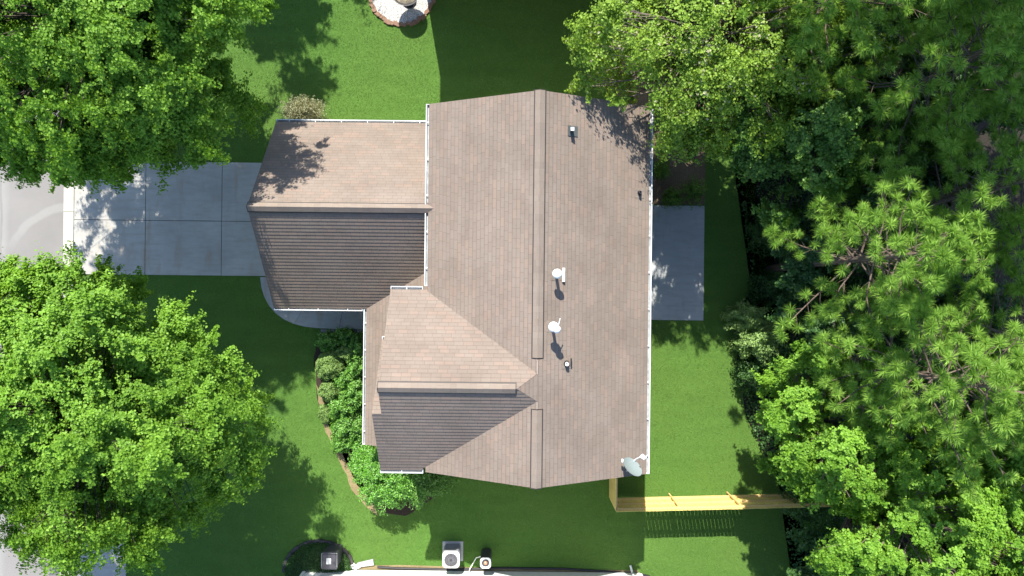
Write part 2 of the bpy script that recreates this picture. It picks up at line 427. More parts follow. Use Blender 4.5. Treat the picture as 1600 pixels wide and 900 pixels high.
strip_o = [P(*q) for q in [(493,600),(506,665),(522,702),(537,732),(549,765),(569,789),(592,805)]]
strip_i = [P(*q) for q in [(503,600),(514,662),(530,698),(546,727),(558,758),(577,778),(598,796)]]
sheet('bare_soil_edge', wob(strip_o, .04, .25, 5)[:-1] + wob(strip_i[::-1], .04, .25, 6)[:-1], .012, M['sand'])
sheet('wall_soil_strip', [(-6.6, -11.8), (5.4, -11.8), (5.4, -11.72), (-.3, -11.70), (-4.4, -11.60), (-6.6, -11.66)], .008, M['sand'])
GC = P(628, -12)
circ = lambda c, r, n=40, rx=1.0, ry=1.0: [(c[0]+r*rx*math.cos(2*math.pi*k/n), c[1]+r*ry*math.sin(2*math.pi*k/n)) for k in range(n)]
sheet('gravel_bed', circ(GC, 1.30), .02, M['gravel'])
b = MB(); r_ = random.Random(4)
for k in range(64):
    t = 2*math.pi*k/64; rr = 1.36 + r_.uniform(-.04, .04); s_ = r_.uniform(.06, .09)
    c = Vector((GC[0]+rr*math.cos(t), GC[1]+rr*math.sin(t)))
    q = [(c.x+s_*1.15*math.cos(t+a)*(1+.2*r_.random()), c.y+s_*1.15*math.sin(t+a)*(1+.2*r_.random())) for a in (.6, 1.6, 2.5, 3.7, 4.6, 5.7)]
    b.prism(q, -.02, .07 + r_.uniform(-.02, .03))
tag(b.build('stone_edging', M['stone']), 'ring of rough brown edging stones around the white gravel bed', 'stone edging')

# ------------------------------------------------------------------ roofs
def clip(poly, axis, val, keep_ge):
    out = []
    for i in range(len(poly)):
        a, c = poly[i], poly[(i+1) % len(poly)]
        ia = (a[axis] >= val) if keep_ge else (a[axis] <= val); ic = (c[axis] >= val) if keep_ge else (c[axis] <= val)
        if ia: out.append(a)
        if ia != ic:
            t = (val - a[axis]) / (c[axis] - a[axis]); out.append(tuple(a[k] + (c[k]-a[k])*t for k in range(2)))
    return out
def slope(mb, pts, up_xy, t=.012, seed=0, m=0):
    """shingle courses, each one lapped over the course below, filling the sloped polygon pts"""
    pts = [Vector(p) for p in pts]
    nrm = (pts[1]-pts[0]).cross(pts[2]-pts[0]).normalized()
    if nrm.z < 0: nrm = -nrm
    upv = Vector((up_xy[0], up_xy[1], 0)); upv = (upv - nrm*upv.dot(nrm)).normalized()
    U = upv.cross(nrm).normalized()
    O = min(pts, key=lambda p: p.dot(upv))
    q = [((p-O).dot(U), (p-O).dot(upv)) for p in pts]
    vmax = max(c[1] for c in q); k = 0; rr = random.Random(seed)
    wd = lambda u, k: .0045*mnoise.noise(Vector((u*.9, k*3.7, seed)))
    while k*EXPO < vmax:
        v0, v1 = k*EXPO, min((k+1)*EXPO, vmax)
        c = clip(clip(q, 1, v0-1e-6, True), 1, v1+1e-6, False)
        if len(c) >= 3:
            ht = lambda v: .004 + t*(1-(v-v0)/EXPO)
            P3 = lambda u, v, h: O + U*u + upv*v + nrm*h
            mb.poly([P3(u, v, ht(v)) for u, v in c], m, [(u, v*.9999+1e-5) for u, v in c])
            for i in range(len(c)):
                a, d = c[i], c[(i+1) % len(c)]
                if abs(a[1]-v0) < 1e-4 and abs(d[1]-v0) < 1e-4:
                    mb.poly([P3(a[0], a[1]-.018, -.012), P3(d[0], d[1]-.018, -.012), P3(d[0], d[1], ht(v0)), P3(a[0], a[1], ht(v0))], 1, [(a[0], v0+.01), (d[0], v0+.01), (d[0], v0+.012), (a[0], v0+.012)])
        k += 1
def deck(mb, pts, th=.16, m=0):
    top = [Vector(p) - Vector((0,0,.012)) for p in pts]; bot = [p - Vector((0,0,th)) for p in top]
    n = len(pts)
    mb.face_list(top + bot, [tuple(range(n)), tuple(range(n, 2*n))[::-1]] + [(i, i+n, (i+1)%n+n, (i+1)%n) for i in range(n)], m)
def roof(name, parent, slopes):
    a = MB(); d = MB()
    for i, (pts, up) in enumerate(slopes):
        slope(a, pts, up, seed=i*5+len(name)); deck(d, pts)
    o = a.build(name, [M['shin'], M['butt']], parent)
    d.build('fascia', M['trim'], o)
    return o
def ridge_vent(parent, p0, p1, side, sl, w_=.16, raise_=.035):
    """raised strip over a ridge p0-p1; side = horizontal unit vector across, sl = slope"""
    p0, p1, s_ = Vector(p0), Vector(p1), Vector((side[0], side[1], 0))
    d = (p1-p0).normalized(); a = MB(); e = MB()
    for sg in (1, -1):
        for mb, ww, zz, ex, th in ((a, w_, raise_+.012, 0, .014), (e, w_+.032, raise_-.006, .03, .05)):
            q0, q1 = p0 - d*ex, p1 + d*ex
            A = q0 + Vector((0,0,zz)); B = q1 + Vector((0,0,zz)); Cc = B + s_*sg*ww + Vector((0,0,-sl*ww)); D = A + s_*sg*ww + Vector((0,0,-sl*ww))
            dn = Vector((0,0,-th)); L = (B-A).length
            if mb is a:
                n = max(1, int(L/.2))
                for k in range(n):
                    f0, f1 = k/n, (k+1)/n; lift = Vector((0,0,.006))
                    v = [A.lerp(B,f0)+lift, A.lerp(B,f1), D.lerp(Cc,f1), D.lerp(Cc,f0)+lift]
                    mb.poly(v, 0, [(0, k*EXPO+.02), (0, k*EXPO+.1), (.25, k*EXPO+.1), (.25, k*EXPO+.02)])
                    mb.poly([D.lerp(Cc,f0)+lift, D.lerp(Cc,f1), D.lerp(Cc,f1)+dn, D.lerp(Cc,f0)+dn], 0)
                    mb.poly([v[0], v[3], v[3]+dn*1.2, v[0]+dn*1.2], 0)
                mb.poly([B, Cc, Cc+dn, B+dn], 0)
            else:
                mb.face_list([A,B,Cc,D,A+dn,B+dn,Cc+dn,D+dn], [(0,1,2,3),(7,6,5,4),(0,4,5,1),(1,5,6,2),(2,6,7,3),(3,7,4,0)], 0)
    o = a.build('ridge_vent', M['cap'], parent); e.build('vent_base', M['dark'], o); return o
def gutter(parent, a, c, out, z, w_=.125, h=.11, hang=1.15, name='gutter', spare=()):
    """open channel from a to c (plan points), outer side towards `out`"""
    a, c, o_ = Vector((*a, 0)), Vector((*c, 0)), Vector((*out, 0)); d = (c-a).normalized(); L = (c-a).length
    mb = MB()
    def bar(s0, s1, n0, n1, z0, z1, m=0):
        v = [a+d*s0+o_*n0, a+d*s1+o_*n0, a+d*s1+o_*n1, a+d*s0+o_*n1]
        mb.prism([(q.x, q.y) for q in v], z0, z1, m)
    bar(0, L, 0, .012, z-h, z-.004); bar(0, L, w_-.030, w_, z-.03, z); bar(0, L, w_-.03, w_-.012, z-h, z-.032)
    bar(0, L, .014, w_-.032, z-h, z-h+.012, 1)
    bar(0, .014, .013, w_-.031, z-h+.013, z-.003); bar(L-.014, L, .013, w_-.031, z-h+.013, z-.003)
    ob = mb.build(name, [M['white'], M['gutin']], parent)
    n = max(1, int(L/hang)) if L > .7 else 0
    for k in range(n):
        mb = MB(); s0 = (k+.5)*L/n; bar(s0-.014, s0+.014, .014, w_-.032, z-.016, z-.003); mb.build('gutter_hanger', M['white'], ob)
    return ob
def window(parent, wall, u, z, ww, hh, out, base):
    """window on a wall: base point plan + along dir `wall`, outward `out`"""
    bs, al, o_ = Vector((*base, 0)), Vector((*wall, 0)), Vector((*out, 0))
    def blk(mb, u0, u1, z0, z1, n0, n1, m=0):
        v = [bs+al*u0+o_*n0, bs+al*u1+o_*n0, bs+al*u1+o_*n1, bs+al*u0+o_*n1]; mb.prism([(q.x, q.y) for q in v], z0, z1, m)
    f = MB(); t = .09
    blk(f, u-ww/2-t, u+ww/2+t, z+hh, z+hh+t, .003, .05); blk(f, u-ww/2-t, u+ww/2+t, z-t, z, .003, .07)
    blk(f, u-ww/2-t, u-ww/2, z, z+hh, .003, .05); blk(f, u+ww/2, u+ww/2+t, z, z+hh, .003, .05)
    blk(f, u-ww/2, u+ww/2, z+hh/2-.025, z+hh/2+.025, .003, .035); blk(f, u-.015, u+.015, z, z+hh/2-.025, .003, .03); blk(f, u-.015, u+.015, z+hh/2+.025, z+hh, .003, .03)
    fo = f.build('window', M['trim'], parent); p = MB(); blk(p, u-ww/2, u+ww/2, z, z+hh, .002, .012); p.build('pane', M['glass'], fo)

# --- the house
house = thing('brown_roofed_house', (1, 0, 0), 'two-storey house with brown shingle roof, front garage wing and white gutters', 'house')
sm_, sw_, sg_, sp_ = .476, .69, .775, .45
zm = lambda x: 7.2 - sm_*abs(x-.82)
MX0, MX1, MY0, MY1 = -2.85, 4.60, -6.24, 6.18
mw = [(MX0, MY0, zm(MX0)), (.82, MY0, 7.2), (.82, MY1, 7.2), (MX0, MY1, zm(MX0))]
me_ = [(.82, MY0, 7.2), (MX1, MY0, zm(MX1)), (MX1, MY1, zm(MX1)), (.82, MY1, 7.2)]
hip = [(.82, -2.665, 7.2), (.19, -3.10, 7.5), (.82, -3.535, 7.2)]
rf = roof('main_roof', house, [(mw, (1, 0)), (me_, (-1, 0)), (hip, (-1, 0))])
ridge_vent(rf, (.82, MY1, 7.2), (.82, -2.17, 7.2), (1, 0), sm_)
ridge_vent(rf, (.82, -3.80, 7.2), (.82, MY0, 7.2), (1, 0), sm_)
zw = lambda y: 7.5 - sw_*abs(y+3.1)
WN = -.09; WS = -6.2; WX = -4.1; NX = -4.4
xv = lambda z: .82 - (7.2-z)/sm_
wn_ = [(WX, WN, zw(WN)), (xv(zw(WN)), WN, zw(WN)), (.82, -2.665, 7.2), (.19, -3.1, 7.5), (WX, -3.1, 7.5)]
ws_ = [(WX, -3.1, 7.5), (.19, -3.1, 7.5), (.82, -3.535, 7.2), (xv(zw(WS)), WS, zw(WS)), (WX, WS, zw(WS))]
wr = roof('front_gable_roof', house, [(wn_, (0, -1)), (ws_, (0, 1))])
ridge_vent(wr, (WX+.01, -3.1, 7.5), (.14, -3.1, 7.5), (0, 1), sw_, .15, .05)
zn = zw(-4.05)
ns = [(NX, -4.05, zn), (WX, -4.05, zn), (WX, WS, zw(WS)), (NX, WS, zw(WS))]
nn = [(NX, -4.05, zn), (NX, -1.80, zn-sw_*2.25), (-3.8, -1.80, zn-sw_*2.25), (-3.8, -4.05, zn)]
roof('bay_roof', house, [(ns, (0, 1)), (nn, (0, -1))])
zg = lambda y: 5.5 - sg_*abs(y-2.65)
GX = -8.95; GN = 6.16; GS = -.81
gn = [(GX, 2.65, 5.5), (-2.62, 2.65, 5.5), (-2.62, GN, zg(GN)), (GX, GN, zg(GN))]
zp = lambda x: 2.80 + sp_*(x+5.46)
yv = lambda x: 2.65 - (5.5-zp(x))/sg_
gs = [(GX, GS, zg(GS)), (-5.46, yv(-5.46), zp(-5.46)), (-2.62, yv(-2.62), zp(-2.62)), (-2.62, 2.65, 5.5), (GX, 2.65, 5.5)]
gs = [(GX, yv(-5.46), zg(yv(-5.46)))] + gs[1:]
gr = roof('garage_roof', house, [(gn, (0, -1)), (gs, (0, 1))])
ridge_vent(gr, (GX+.01, 2.65, 5.5), (-2.60, 2.65, 5.5), (0, 1), sg_, .15, .05)
pr = [(-5.46, -5.95, zp(-5.46)), (-3.7, -5.95, zp(-3.7)), (-3.7, -.3, zp(-3.7)), (-2.62, -.3, zp(-2.62)), (-2.62, yv(-2.62), zp(-2.62)), (-5.46, yv(-5.46), zp(-5.46))]
pr1 = [(-5.46, -5.95, zp(-5.46)), (-3.7, -5.95, zp(-3.7)), (-3.7, yv(-3.7), zp(-3.7)), (-5.46, yv(-5.46), zp(-5.46))]
pr2 = [(-3.7, -.3, zp(-3.7)), (-2.62, -.3, zp(-2.62)), (-2.62, yv(-2.62), zp(-2.62)), (-3.7, yv(-3.7), zp(-3.7))]
roof('porch_roof', house, [(pr1, (1, 0)), (pr2, (1, 0))])
# gutters
zME = zm(MX0)-.02
gutter(house, (MX0+.01, MY1), (MX0+.01, .04), (-1, 0), zm(MX0)-.01)
gutter(house, (MX1-.01, MY1), (MX1-.01, MY0), (1, 0), zm(MX1)-.01)
gutter(house, (GX, GN-.01), (-3.05, GN-.01), (0, 1), zg(GN)-.01, hang=.95)
gutter(house, (GX-.0, GS+.01), (-5.62, GS+.01), (0, -1), zg(GS)-.01, hang=.9)
gutter(house, (WX, WN-.01), (-3.02, WN-.01), (0, 1), zw(WN)-.01, hang=.6)
gutter(house, (NX, WS+.01), (-2.95, WS+.01), (0, -1), zw(WS)-.01)
gutter(house, (NX, -1.81), (-4.16, -1.81), (0, 1), zn-sw_*2.25-.01)
gutter(house, (-5.45, yv(-5.46)-.02), (-5.45, -5.95), (-1, 0), zp(-5.46)-.01, hang=.9)
# walls
b = MB()
b.prism([(-2.55, -5.95), (4.3, -5.95), (4.3, 5.9), (-2.55, 5.9)], 0, 5.3, 0)
for yy in (-5.95, 5.9):
    s_ = .12 if yy < 0 else -.12
    b.face_list([(-2.55, yy, 5.3), (4.3, yy, 5.3), (.82, yy, 7.0), (-2.55, yy+s_, 5.3), (4.3, yy+s_, 5.3), (.82, yy+s_, 7.0)], [(0,1,2),(5,4,3),(0,3,4,1),(1,4,5,2),(2,5,3,0)])
b.box((-3.78, -5.94, 0), (-2.56, -.40, 5.22))
b.face_list([(-3.78,-5.94,5.22),(-3.78,-.4,5.22),(-3.78,-3.1,7.25),(-3.6,-5.94,5.22),(-3.6,-.4,5.22),(-3.6,-3.1,7.25)], [(0,2,1),(3,4,5),(0,3,5,2),(1,2,5,4),(0,1,4,3)])
b.box((-4.08, -5.93, 2.9), (-3.79, -2.1, 5.1))
b.face_list([(-4.08,-5.93,5.1),(-4.08,-2.1,5.1),(-4.08,-4.05,6.62),(-3.8,-5.93,5.1),(-3.8,-2.1,5.1),(-3.8,-4.05,6.62)], [(0,2,1),(3,4,5),(0,3,5,2),(1,2,5,4),(0,1,4,3)])
b.box((-8.6, -.52, 0), (-2.56, 5.88, 2.6))
b.face_list([(-8.6,-.52,2.6),(-8.6,5.88,2.6),(-8.6,2.65,5.22),(-8.45,-.52,2.6),(-8.45,5.88,2.6),(-8.45,2.65,5.22)], [(0,2,1),(3,4,5),(0,3,5,2),(1,2,5,4),(0,1,4,3)])
wl = b.build('siding_wall', M['siding'], house)
b = MB()
for x in (-5.3,):
    for y in (-5.75, -3.9, -2.1): b.box((x-.07, y-.07, .1), (x+.07, y+.07, 2.62))
for k in range(1):
    pass
for y in (-5.75, -3.9, -2.1):
    pb = MB(); pb.box((-5.37, y-.07, .1), (-5.23, y+.07, 2.60)); pb.build('porch_post', M['trim'], house)
b = MB(); b.box((-5.6, -5.95, 0), (-3.79, -.53, .10)); b.build('porch_floor', M['walk'], house)
b = MB()
b.box((-8.66, .35, .05), (-8.605, 4.95, 2.2)); 
for k in range(4):
    for j in range(4):
        b.box((-8.69, .5+j*1.12, .15+k*.53), (-8.662, .5+j*1.12+.95, .15+k*.53+.4))
b.build('garage_door', M['door'], house)
b = MB(); b.box((-3.83, -1.75, .12), (-3.785, -.85, 2.15)); dd = b.build('front_door', M['charcoal'], house)
b = MB(); b.lathe((-3.86, -.95, 1.1), [(.001, -.03), (.03, -.02), (.035, .01), (.001, .03)], 10); b.build('handle', M['copper'], dd)
for u in (2, 5.6, 9.4): window(house, (0, 1), u, 3.4, .9, 1.3, (1, 0), (4.3, -5.95))
for u in (2.2, 9.6): window(house, (0, 1), u, .9, .9, 1.4, (1, 0), (4.3, -5.95))
window(house, (0, 1), 1.9, 3.4, .9, 1.2, (-1, 0), (-4.08, -5.93))
window(house, (0, 1), 3.6, .9, 1.4, 1.4, (-1, 0), (-3.78, -6.6))
window(house, (1, 0), 4.6, 3.3, .8, 1.2, (0, -1), (-2.55, -5.95)); window(house, (1, 0), 2.4, 3.3, .8, 1.2, (0, 1), (-2.55, 5.9))
b = MB(); b.box((4.302, 1.0, .12), (4.34, 2.8, 2.15)); b.build('patio_door', M['glass'], house)
for x, y in ((4.36, -5.6), (4.36, 5.6), (-8.3, 5.95)):
    b = MB(); b.box((x-.04, y-.04, .15), (x+.04, y+.04, 5.2 if x > 0 else 2.6)); b.build('downspout', M['white'], house)

# --- neighbouring houses
def simple_house(x0, y0, x1, y1, label, ez=5.45, sl=.47, wall='siding', mat='shin', wins=(), ov=.3):
    h = thing('neighbour_house', ((x0+x1)/2, (y0+y1)/2, 0), label, 'house')
    cx = (x0+x1)/2; hw = (x1-x0)/2+ov; rz = ez+sl*hw
    a = [(x0-ov, y0-ov, ez), (cx, y0-ov, rz), (cx, y1+ov, rz), (x0-ov, y1+ov, ez)]
    c = [(cx, y0-ov, rz), (x1+ov, y0-ov, ez), (x1+ov, y1+ov, ez), (cx, y1+ov, rz)]
    r = roof('roof', h, [(a, (1, 0)), (c, (-1, 0))]); ridge_vent(r, (cx, y0-ov, rz), (cx, y1+ov, rz), (1, 0), sl)
    b = MB(); b.box((x0, y0, .07), (x1, y1, ez-.1))
    for yy, s_ in ((y0, .12), (y1, -.12)):
        zt = ez-.1+sl*(x1-x0)/2
        b.face_list([(x0,yy,ez-.1),(x1,yy,ez-.1),(cx,yy,zt),(x0,yy+s_,ez-.1),(x1,yy+s_,ez-.1),(cx,yy+s_,zt)], [(0,1,2),(5,4,3),(0,3,4,1),(1,4,5,2),(2,5,3,0)])
    b.build('siding_wall', M[wall], h)
    b = MB(); b.box((x0+.02, y0+.02, 0), (x1-.02, y1-.02, .07)); b.build('foundation', M['brick'], h)
    gutter(h, (x0-ov+.01, y1+ov), (x0-ov+.01, y0-ov), (-1, 0), ez-.01); gutter(h, (x1+ov-.01, y1+ov), (x1+ov-.01, y0-ov), (1, 0), ez-.01)
    for u, z, side in wins:
        if side == 'n': window(h, (1, 0), u, z, .8, 1.2, (0, 1), (x0, y1))
        else: window(h, (1, 0), u, z, .8, 1.2, (0, -1), (x0, y0))
    return h
simple_house(-3.78, 12.6, 6.5, 24.5, 'beige neighbouring house just above the top edge of the photo, past the gravel bed', wins=((2.5, 3.3, 's'), (7, 3.3, 's'), (4.5, .9, 's')), ov=.12)
nh = simple_house(-8.45, -25, 5.45, -11.80, 'white-sided neighbouring house wall at the bottom edge of the photo', wall='wsiding', wins=((4.2, 1.3, 'n'), (10.2, 3.4, 'n'), (3, 3.4, 'n')), ov=.12)
for x_ in (-8.50, 5.38):
    b = MB(); b.box((x_, -11.82, .25), (x_+.12, -11.75, 5.35)); b.build('corner_trim', M['trim'], nh)
b = MB(); b.tube([(5.1, -11.72, 5.2), (5.1, -11.72, .25), (5.05, -11.5, .08)], .045, sides=8); b.build('downspout', M['white'], nh)

# ------------------------------------------------------------------ fence
def zrand(a): return R.uniform(-a, a)
def fence(name, p0, p1, label, rails_out):
    p0, p1 = Vector((*p0, 0)), Vector((*p1, 0)); L = (p1-p0).length; d = (p1-p0)/L; n_ = Vector((*rails_out, 0))
    t = thing(name, (*p0.xy, 0), label, 'fence', 'wooden privacy fence runs beside the house')
    b = MB(); k = 0; s_ = 0
    while s_ < L-.05:
        w_ = .142; h = 1.80+zrand(.012)
        v = [p0+d*s_, p0+d*(s_+w_), p0+d*(s_+w_)-n_*.018, p0+d*s_-n_*.018]
        b.prism([(q.x, q.y) for q in v], .05, h); s_ += w_+.011+abs(zrand(.005))
    b.build('fence_boards', M['fence'], t)
    for z in (.32, .95, 1.56):
        b = MB(); v = [p0+n_*.002, p1+n_*.002, p1+n_*.078, p0+n_*.078]; b.prism([(q.x, q.y) for q in v], z, z+.09); b.build('rail', M['post'], t)
    s_ = .05
    while s_ < L:
        c = p0+d*s_+n_*.105
        b = MB(); b.box((c.x-.028, c.y-.025, 0), (c.x+.028, c.y+.025, 1.66)); b.build('post', M['post'], t); s_ += 2.42
    return t
f0 = (4.17, -8.70); f1 = (12.9, -8.40)
fence('wooden_fence', f0, f1, 'long yellow wooden fence running right into the trees, its rails facing the house', ((f1[1]-f0[1])*-.1145, .9993))
fence('wooden_fence', (4.15, -8.66), (4.15, -5.98), 'short wooden fence piece joining the house corner to the long fence', (1, 0))

# ------------------------------------------------------------------ things on the roof
def ze(x): return 7.2 - sm_*(x-.82)
def pipe_vent(x, y, label, r=.05, h=.34, body='lead', top='pvc', plate=True, group='vents standing on the right slope of the roof'):
    z = ze(x); t = thing('roof_vent', (x, y, z), label, 'roof vent', group)
    b = MB(); s_ = .17
    b.prism([(x-s_, y-s_), (x+s_, y-s_), (x+s_, y+s_), (x-s_, y+s_)], lambda a, c: ze(a)+.013, lambda a, c: ze(a)+.022); b.build('flashing', M['cap'], t)
    b = MB(); b.lathe((x, y, z), [(r+.035, -.03), (r+.03, .06), (r+.012, .12), (r+.012, .15)], 18); b.build('boot', M['black'], t, True)
    b = MB(); b.lathe((x, y, z), [(r, 0), (r, h), (r-.012, h), (r-.012, h-.06)], 18); b.build('pipe', M[top], t, False)
    return t
def hood_vent(x, y, label, cap_r=.17, h=.42, tilt=0):
    z = ze(x); t = thing('roof_vent', (x, y, z), label, 'roof vent', 'vents standing on the right slope of the roof')
    b = MB(); s_ = .19
    b.prism([(x-s_, y-s_), (x+s_, y-s_), (x+s_, y+s_), (x-s_, y+s_)], lambda a, c: ze(a)+.013, lambda a, c: ze(a)+.022); b.build('flashing', M['cap'], t)
    b = MB(); b.lathe((x, y, z), [(.085, -.03), (.07, .06), (.05, .10), (.05, h)], 20); b.build('pipe', M['grey'], t, True)
    b = MB(); b.lathe((x, y, z+h), [(cap_r-.02, 0), (cap_r, .02), (cap_r, .05), (cap_r*.6, .10), (.02, .12)], 24); b.build('cap', M['pvc'], t, True)
    return t
vx, vy = P(894, 203, 6.9)
t = thing('roof_vent', (vx, vy, ze(vx)), 'small square black vent with pale top, uppermost on the right slope of the roof', 'roof vent', 'vents standing on the right slope of the roof')
b = MB(); b.prism([(vx-.13, vy-.16), (vx+.2, vy-.16), (vx+.2, vy+.17), (vx-.13, vy+.17)], lambda a, c: ze(a)+.013, lambda a, c: ze(a)+.04); b.build('flashing', M['lead'], t)
b = MB(); b.box((vx-.055, vy-.055, ze(vx)-.03), (vx+.055, vy+.055, ze(vx)+.30)); b.build('pipe', M['charcoal'], t, bevel=.01)
b = MB(); b.box((vx-.06, vy-.06, ze(vx)+.302), (vx+.06, vy+.06, ze(vx)+.33)); b.build('cap', M['lgrey'], t, bevel=.01)
vx, vy = P(870, 428, 7.35)
t = hood_vent(vx, vy, 'white round-capped vent with an upright white bar beside it', .15, .60)
b = MB(); b.box((vx+.20, vy-.24, ze(vx+.2)+.02), (vx+.29, vy+.20, ze(vx+.2)+.09)); b.build('bar', M['pvc'], t, bevel=.012)
vx, vy = P(864, 510, 7.35)
t = hood_vent(vx, vy, 'white double-capped round vent with a thin antenna rod', .16, .66)
b = MB(); b.lathe((vx+.09, vy-.06, ze(vx)+.78), [(.10, 0), (.12, .02), (.12, .06), (.07, .10), (.01, .12)], 24, axis=(.1, -.1, 1)); b.build('top_cap', M['pvc'], t, True)
b = MB(); b.tube([(vx+.14, vy+.02, ze(vx)+.70), (vx+.19, vy+.27, ze(vx)+.78)], .014, sides=6); b.build('rod', M['pvc'], t)
vx, vy = P(886, 569, 7.0); t = pipe_vent(vx, vy, 'short white pipe in a black rubber boot, lowest of the vents', .06, .24, 'lead')
b = MB(); b.box((vx+.13, vy-.08, ze(vx)-.04), (vx+.17, vy+.16, ze(vx)+.05)); b.build('bracket', M['black'], t)
vx, vy = P(1001, 300, 5.8); pipe_vent(vx, vy, 'small dark pipe in the tree shade near the right gutter', .045, .22, 'black', 'charcoal')

# satellite dish at the lower right roof corner
dx, dy = P(988, 733, 6.35)
t = thing('satellite_dish', (dx, dy, ze(dx)), 'grey oval satellite dish with white feed arm on the lower right roof corner', 'satellite dish')
ax = Vector((.50, .70, .58)).normalized(); ctr = Vector((dx, dy, ze(dx)+.48))
side_ = ax.cross(Vector((0, 0, 1))).normalized(); upd = side_.cross(ax).normalized()
b = MB(); n = 36; rings = 7
for sgn, off in ((1, 0), (-1, -.012)):
    base = len(b.v); vs = [tuple(ctr + ax*off)]; fs = []
    for i in range(1, rings+1):
        rr = i/rings
        for k in range(n):
            q = 2*math.pi*k/n
            vs.append(tuple(ctr + side_*(.37*rr*math.cos(q)) + upd*(.33*rr*math.sin(q)) + ax*(off + .07*rr*rr)))
    for k in range(n):
        f = (0, 1+k, 1+(k+1)%n); fs.append(f if sgn > 0 else f[::-1])
        for i in range(rings-1):
            f = (1+i*n+k, 1+(i+1)*n+k, 1+(i+1)*n+(k+1)%n, 1+i*n+(k+1)%n); fs.append(f if sgn > 0 else f[::-1])
    b.face_list(vs, fs)
b.build('reflector', M['dish'], t, True)
b = MB(); b.tube([ctr - ax*.03, ctr - ax*.12, Vector((dx-.12, dy-.14, ze(dx)+.3)), Vector((dx-.05, dy-.12, ze(dx)+.03))], .028, sides=10); b.build('mast', M['grey'], t)
b = MB(); b.box((dx-.12, dy-.24, ze(dx)-.06), (dx+.10, dy-.02, ze(dx)+.05)); b.build('mount', M['grey'], t, bevel=.01)
low = ctr - upd*.30; lnb = ctr + ax*.64 - upd*.02
b = MB(); b.tube([low - ax*.03, low + ax*.16, lnb - ax*.05 - upd*.10], .022, sides=8); arm = b.build('arm', M['pvc'], t)
b = MB()
for k in (-1, 0, 1): b.tube([lnb + side_*k*.06 - ax*.06, lnb + side_*k*.06 + ax*.07], .036, .030, 10)
b.tube([lnb - side_*.09, lnb + side_*.09], .025, sides=8); b.build('receiver', M['pvc'], t)
b = MB(); q = ctr + side_*.37*(-1) + ax*.03; b.box((q.x-.045, q.y-.05, q.z-.04), (q.x+.02, q.y+.05, q.z+.03)); b.build('bracket', M['pvc'], t, bevel=.01)

# ------------------------------------------------------------------ things by the neighbour's wall
def rbox(mb, x0, y0, x1, y1, z0, z1, r=.07, m=0, n=5):
    pts = []
    for cx, cy, a0 in ((x1-r, y1-r, 0), (x0+r, y1-r, 90), (x0+r, y0+r, 180), (x1-r, y0+r, 270)):
        for k in range(n+1):
            a = math.radians(a0+90*k/n); pts.append((cx+r*math.cos(a), cy+r*math.sin(a)))
    mb.prism(pts, z0, z1, m)
ax0, ay0, ax1, ay1, az = -2.70, -11.34, -2.00, -10.66, .92
t = thing('air_conditioner', ((ax0+ax1)/2, (ay0+ay1)/2, 0), 'square grey air conditioner with round fan grille against the white wall', 'air conditioner')
b = MB(); b.box((ax0-.08, ay0-.05, 0), (ax1+.08, ay1+.08, .07)); b.build('pad', M['conc2'], t)
b = MB(); rbox(b, ax0+.02, ay0+.02, ax1-.02, ay1-.02, .07, az-.04); b.build('coil', M['charcoal'], t)
b = MB()
for k in range(14): rbox(b, ax0+.008, ay0+.008, ax1-.008, ay1-.008, .12+k*.055, .135+k*.055)
b.build('louvre', M['grey'], t)
cx, cy = (ax0+ax1)/2, (ay0+ay1)/2 - .02
b = MB(); n = 48; outp = []
for k in range(n):
    a = 2*math.pi*k/n; c_, s_ = math.cos(a), math.sin(a); e = .37/max(abs(c_), abs(s_), .82); outp.append((cx+c_*e*.94, cy+.02+s_*e*.92))
for k in range(n):
    a0, a1 = 2*math.pi*k/n, 2*math.pi*(k+1)/n; q0, q1 = outp[k], outp[(k+1)%n]
    i0, i1 = (cx+.27*math.cos(a0), cy+.27*math.sin(a0)), (cx+.27*math.cos(a1), cy+.27*math.sin(a1))
    b.poly([(*i0, az), (*q0, az), (*q1, az), (*i1, az)]); b.poly([(*q0, az), (*q0, az-.07), (*q1, az-.07), (*q1, az)]); b.poly([(*i1, az), (*i1, az-.1), (*i0, az-.1), (*i0, az)])
b.build('top_panel', M['lgrey'], t)
b = MB()
for k in range(24):
    a = 2*math.pi*k/24; b.tube([(cx+.06*math.cos(a), cy+.06*math.sin(a), az+.01), (cx+.28*math.cos(a), cy+.28*math.sin(a), az+.008)], .0035, sides=4)
for rr in (.12, .18, .24):
    b.tube([(cx+rr*math.cos(2*math.pi*k/28), cy+rr*math.sin(2*math.pi*k/28), az+.012) for k in range(29)], .0035, sides=4)
b.build('grille', M['grey'], t)
b = MB()
for k in range(3):
    a = 2*math.pi*k/3+.5; v = []
    for da, rr, zz in ((-.1, .06, 0), (-.25, .25, .0), (.45, .25, .05), (.35, .06, .03)): v.append((cx+rr*math.cos(a+da), cy+rr*math.sin(a+da), az-.12+zz))
    b.poly(v); b.poly([(x, y, z-.006) for x, y, z in v][::-1])
b.lathe((cx, cy, az-.13), [(.06, 0), (.06, .06), (.03, .08)], 16); b.build('fan', M['lgrey'], t)
bx0, by0, bx1, by1 = -1.17, -11.31, -.73, -10.87
t = thing('water_heater_cabinet', ((bx0+bx1)/2, (by0+by1)/2, 0), 'narrow dark utility cabinet with white round-rimmed top beside the air conditioner', 'utility cabinet')
b = MB(); rbox(b, bx0, by0, bx1, by1, 0, .96, .12); b.build('cabinet', M['charcoal'], t)
cx, cy = (bx0+bx1)/2, (by0+by1)/2
b = MB(); n = 32
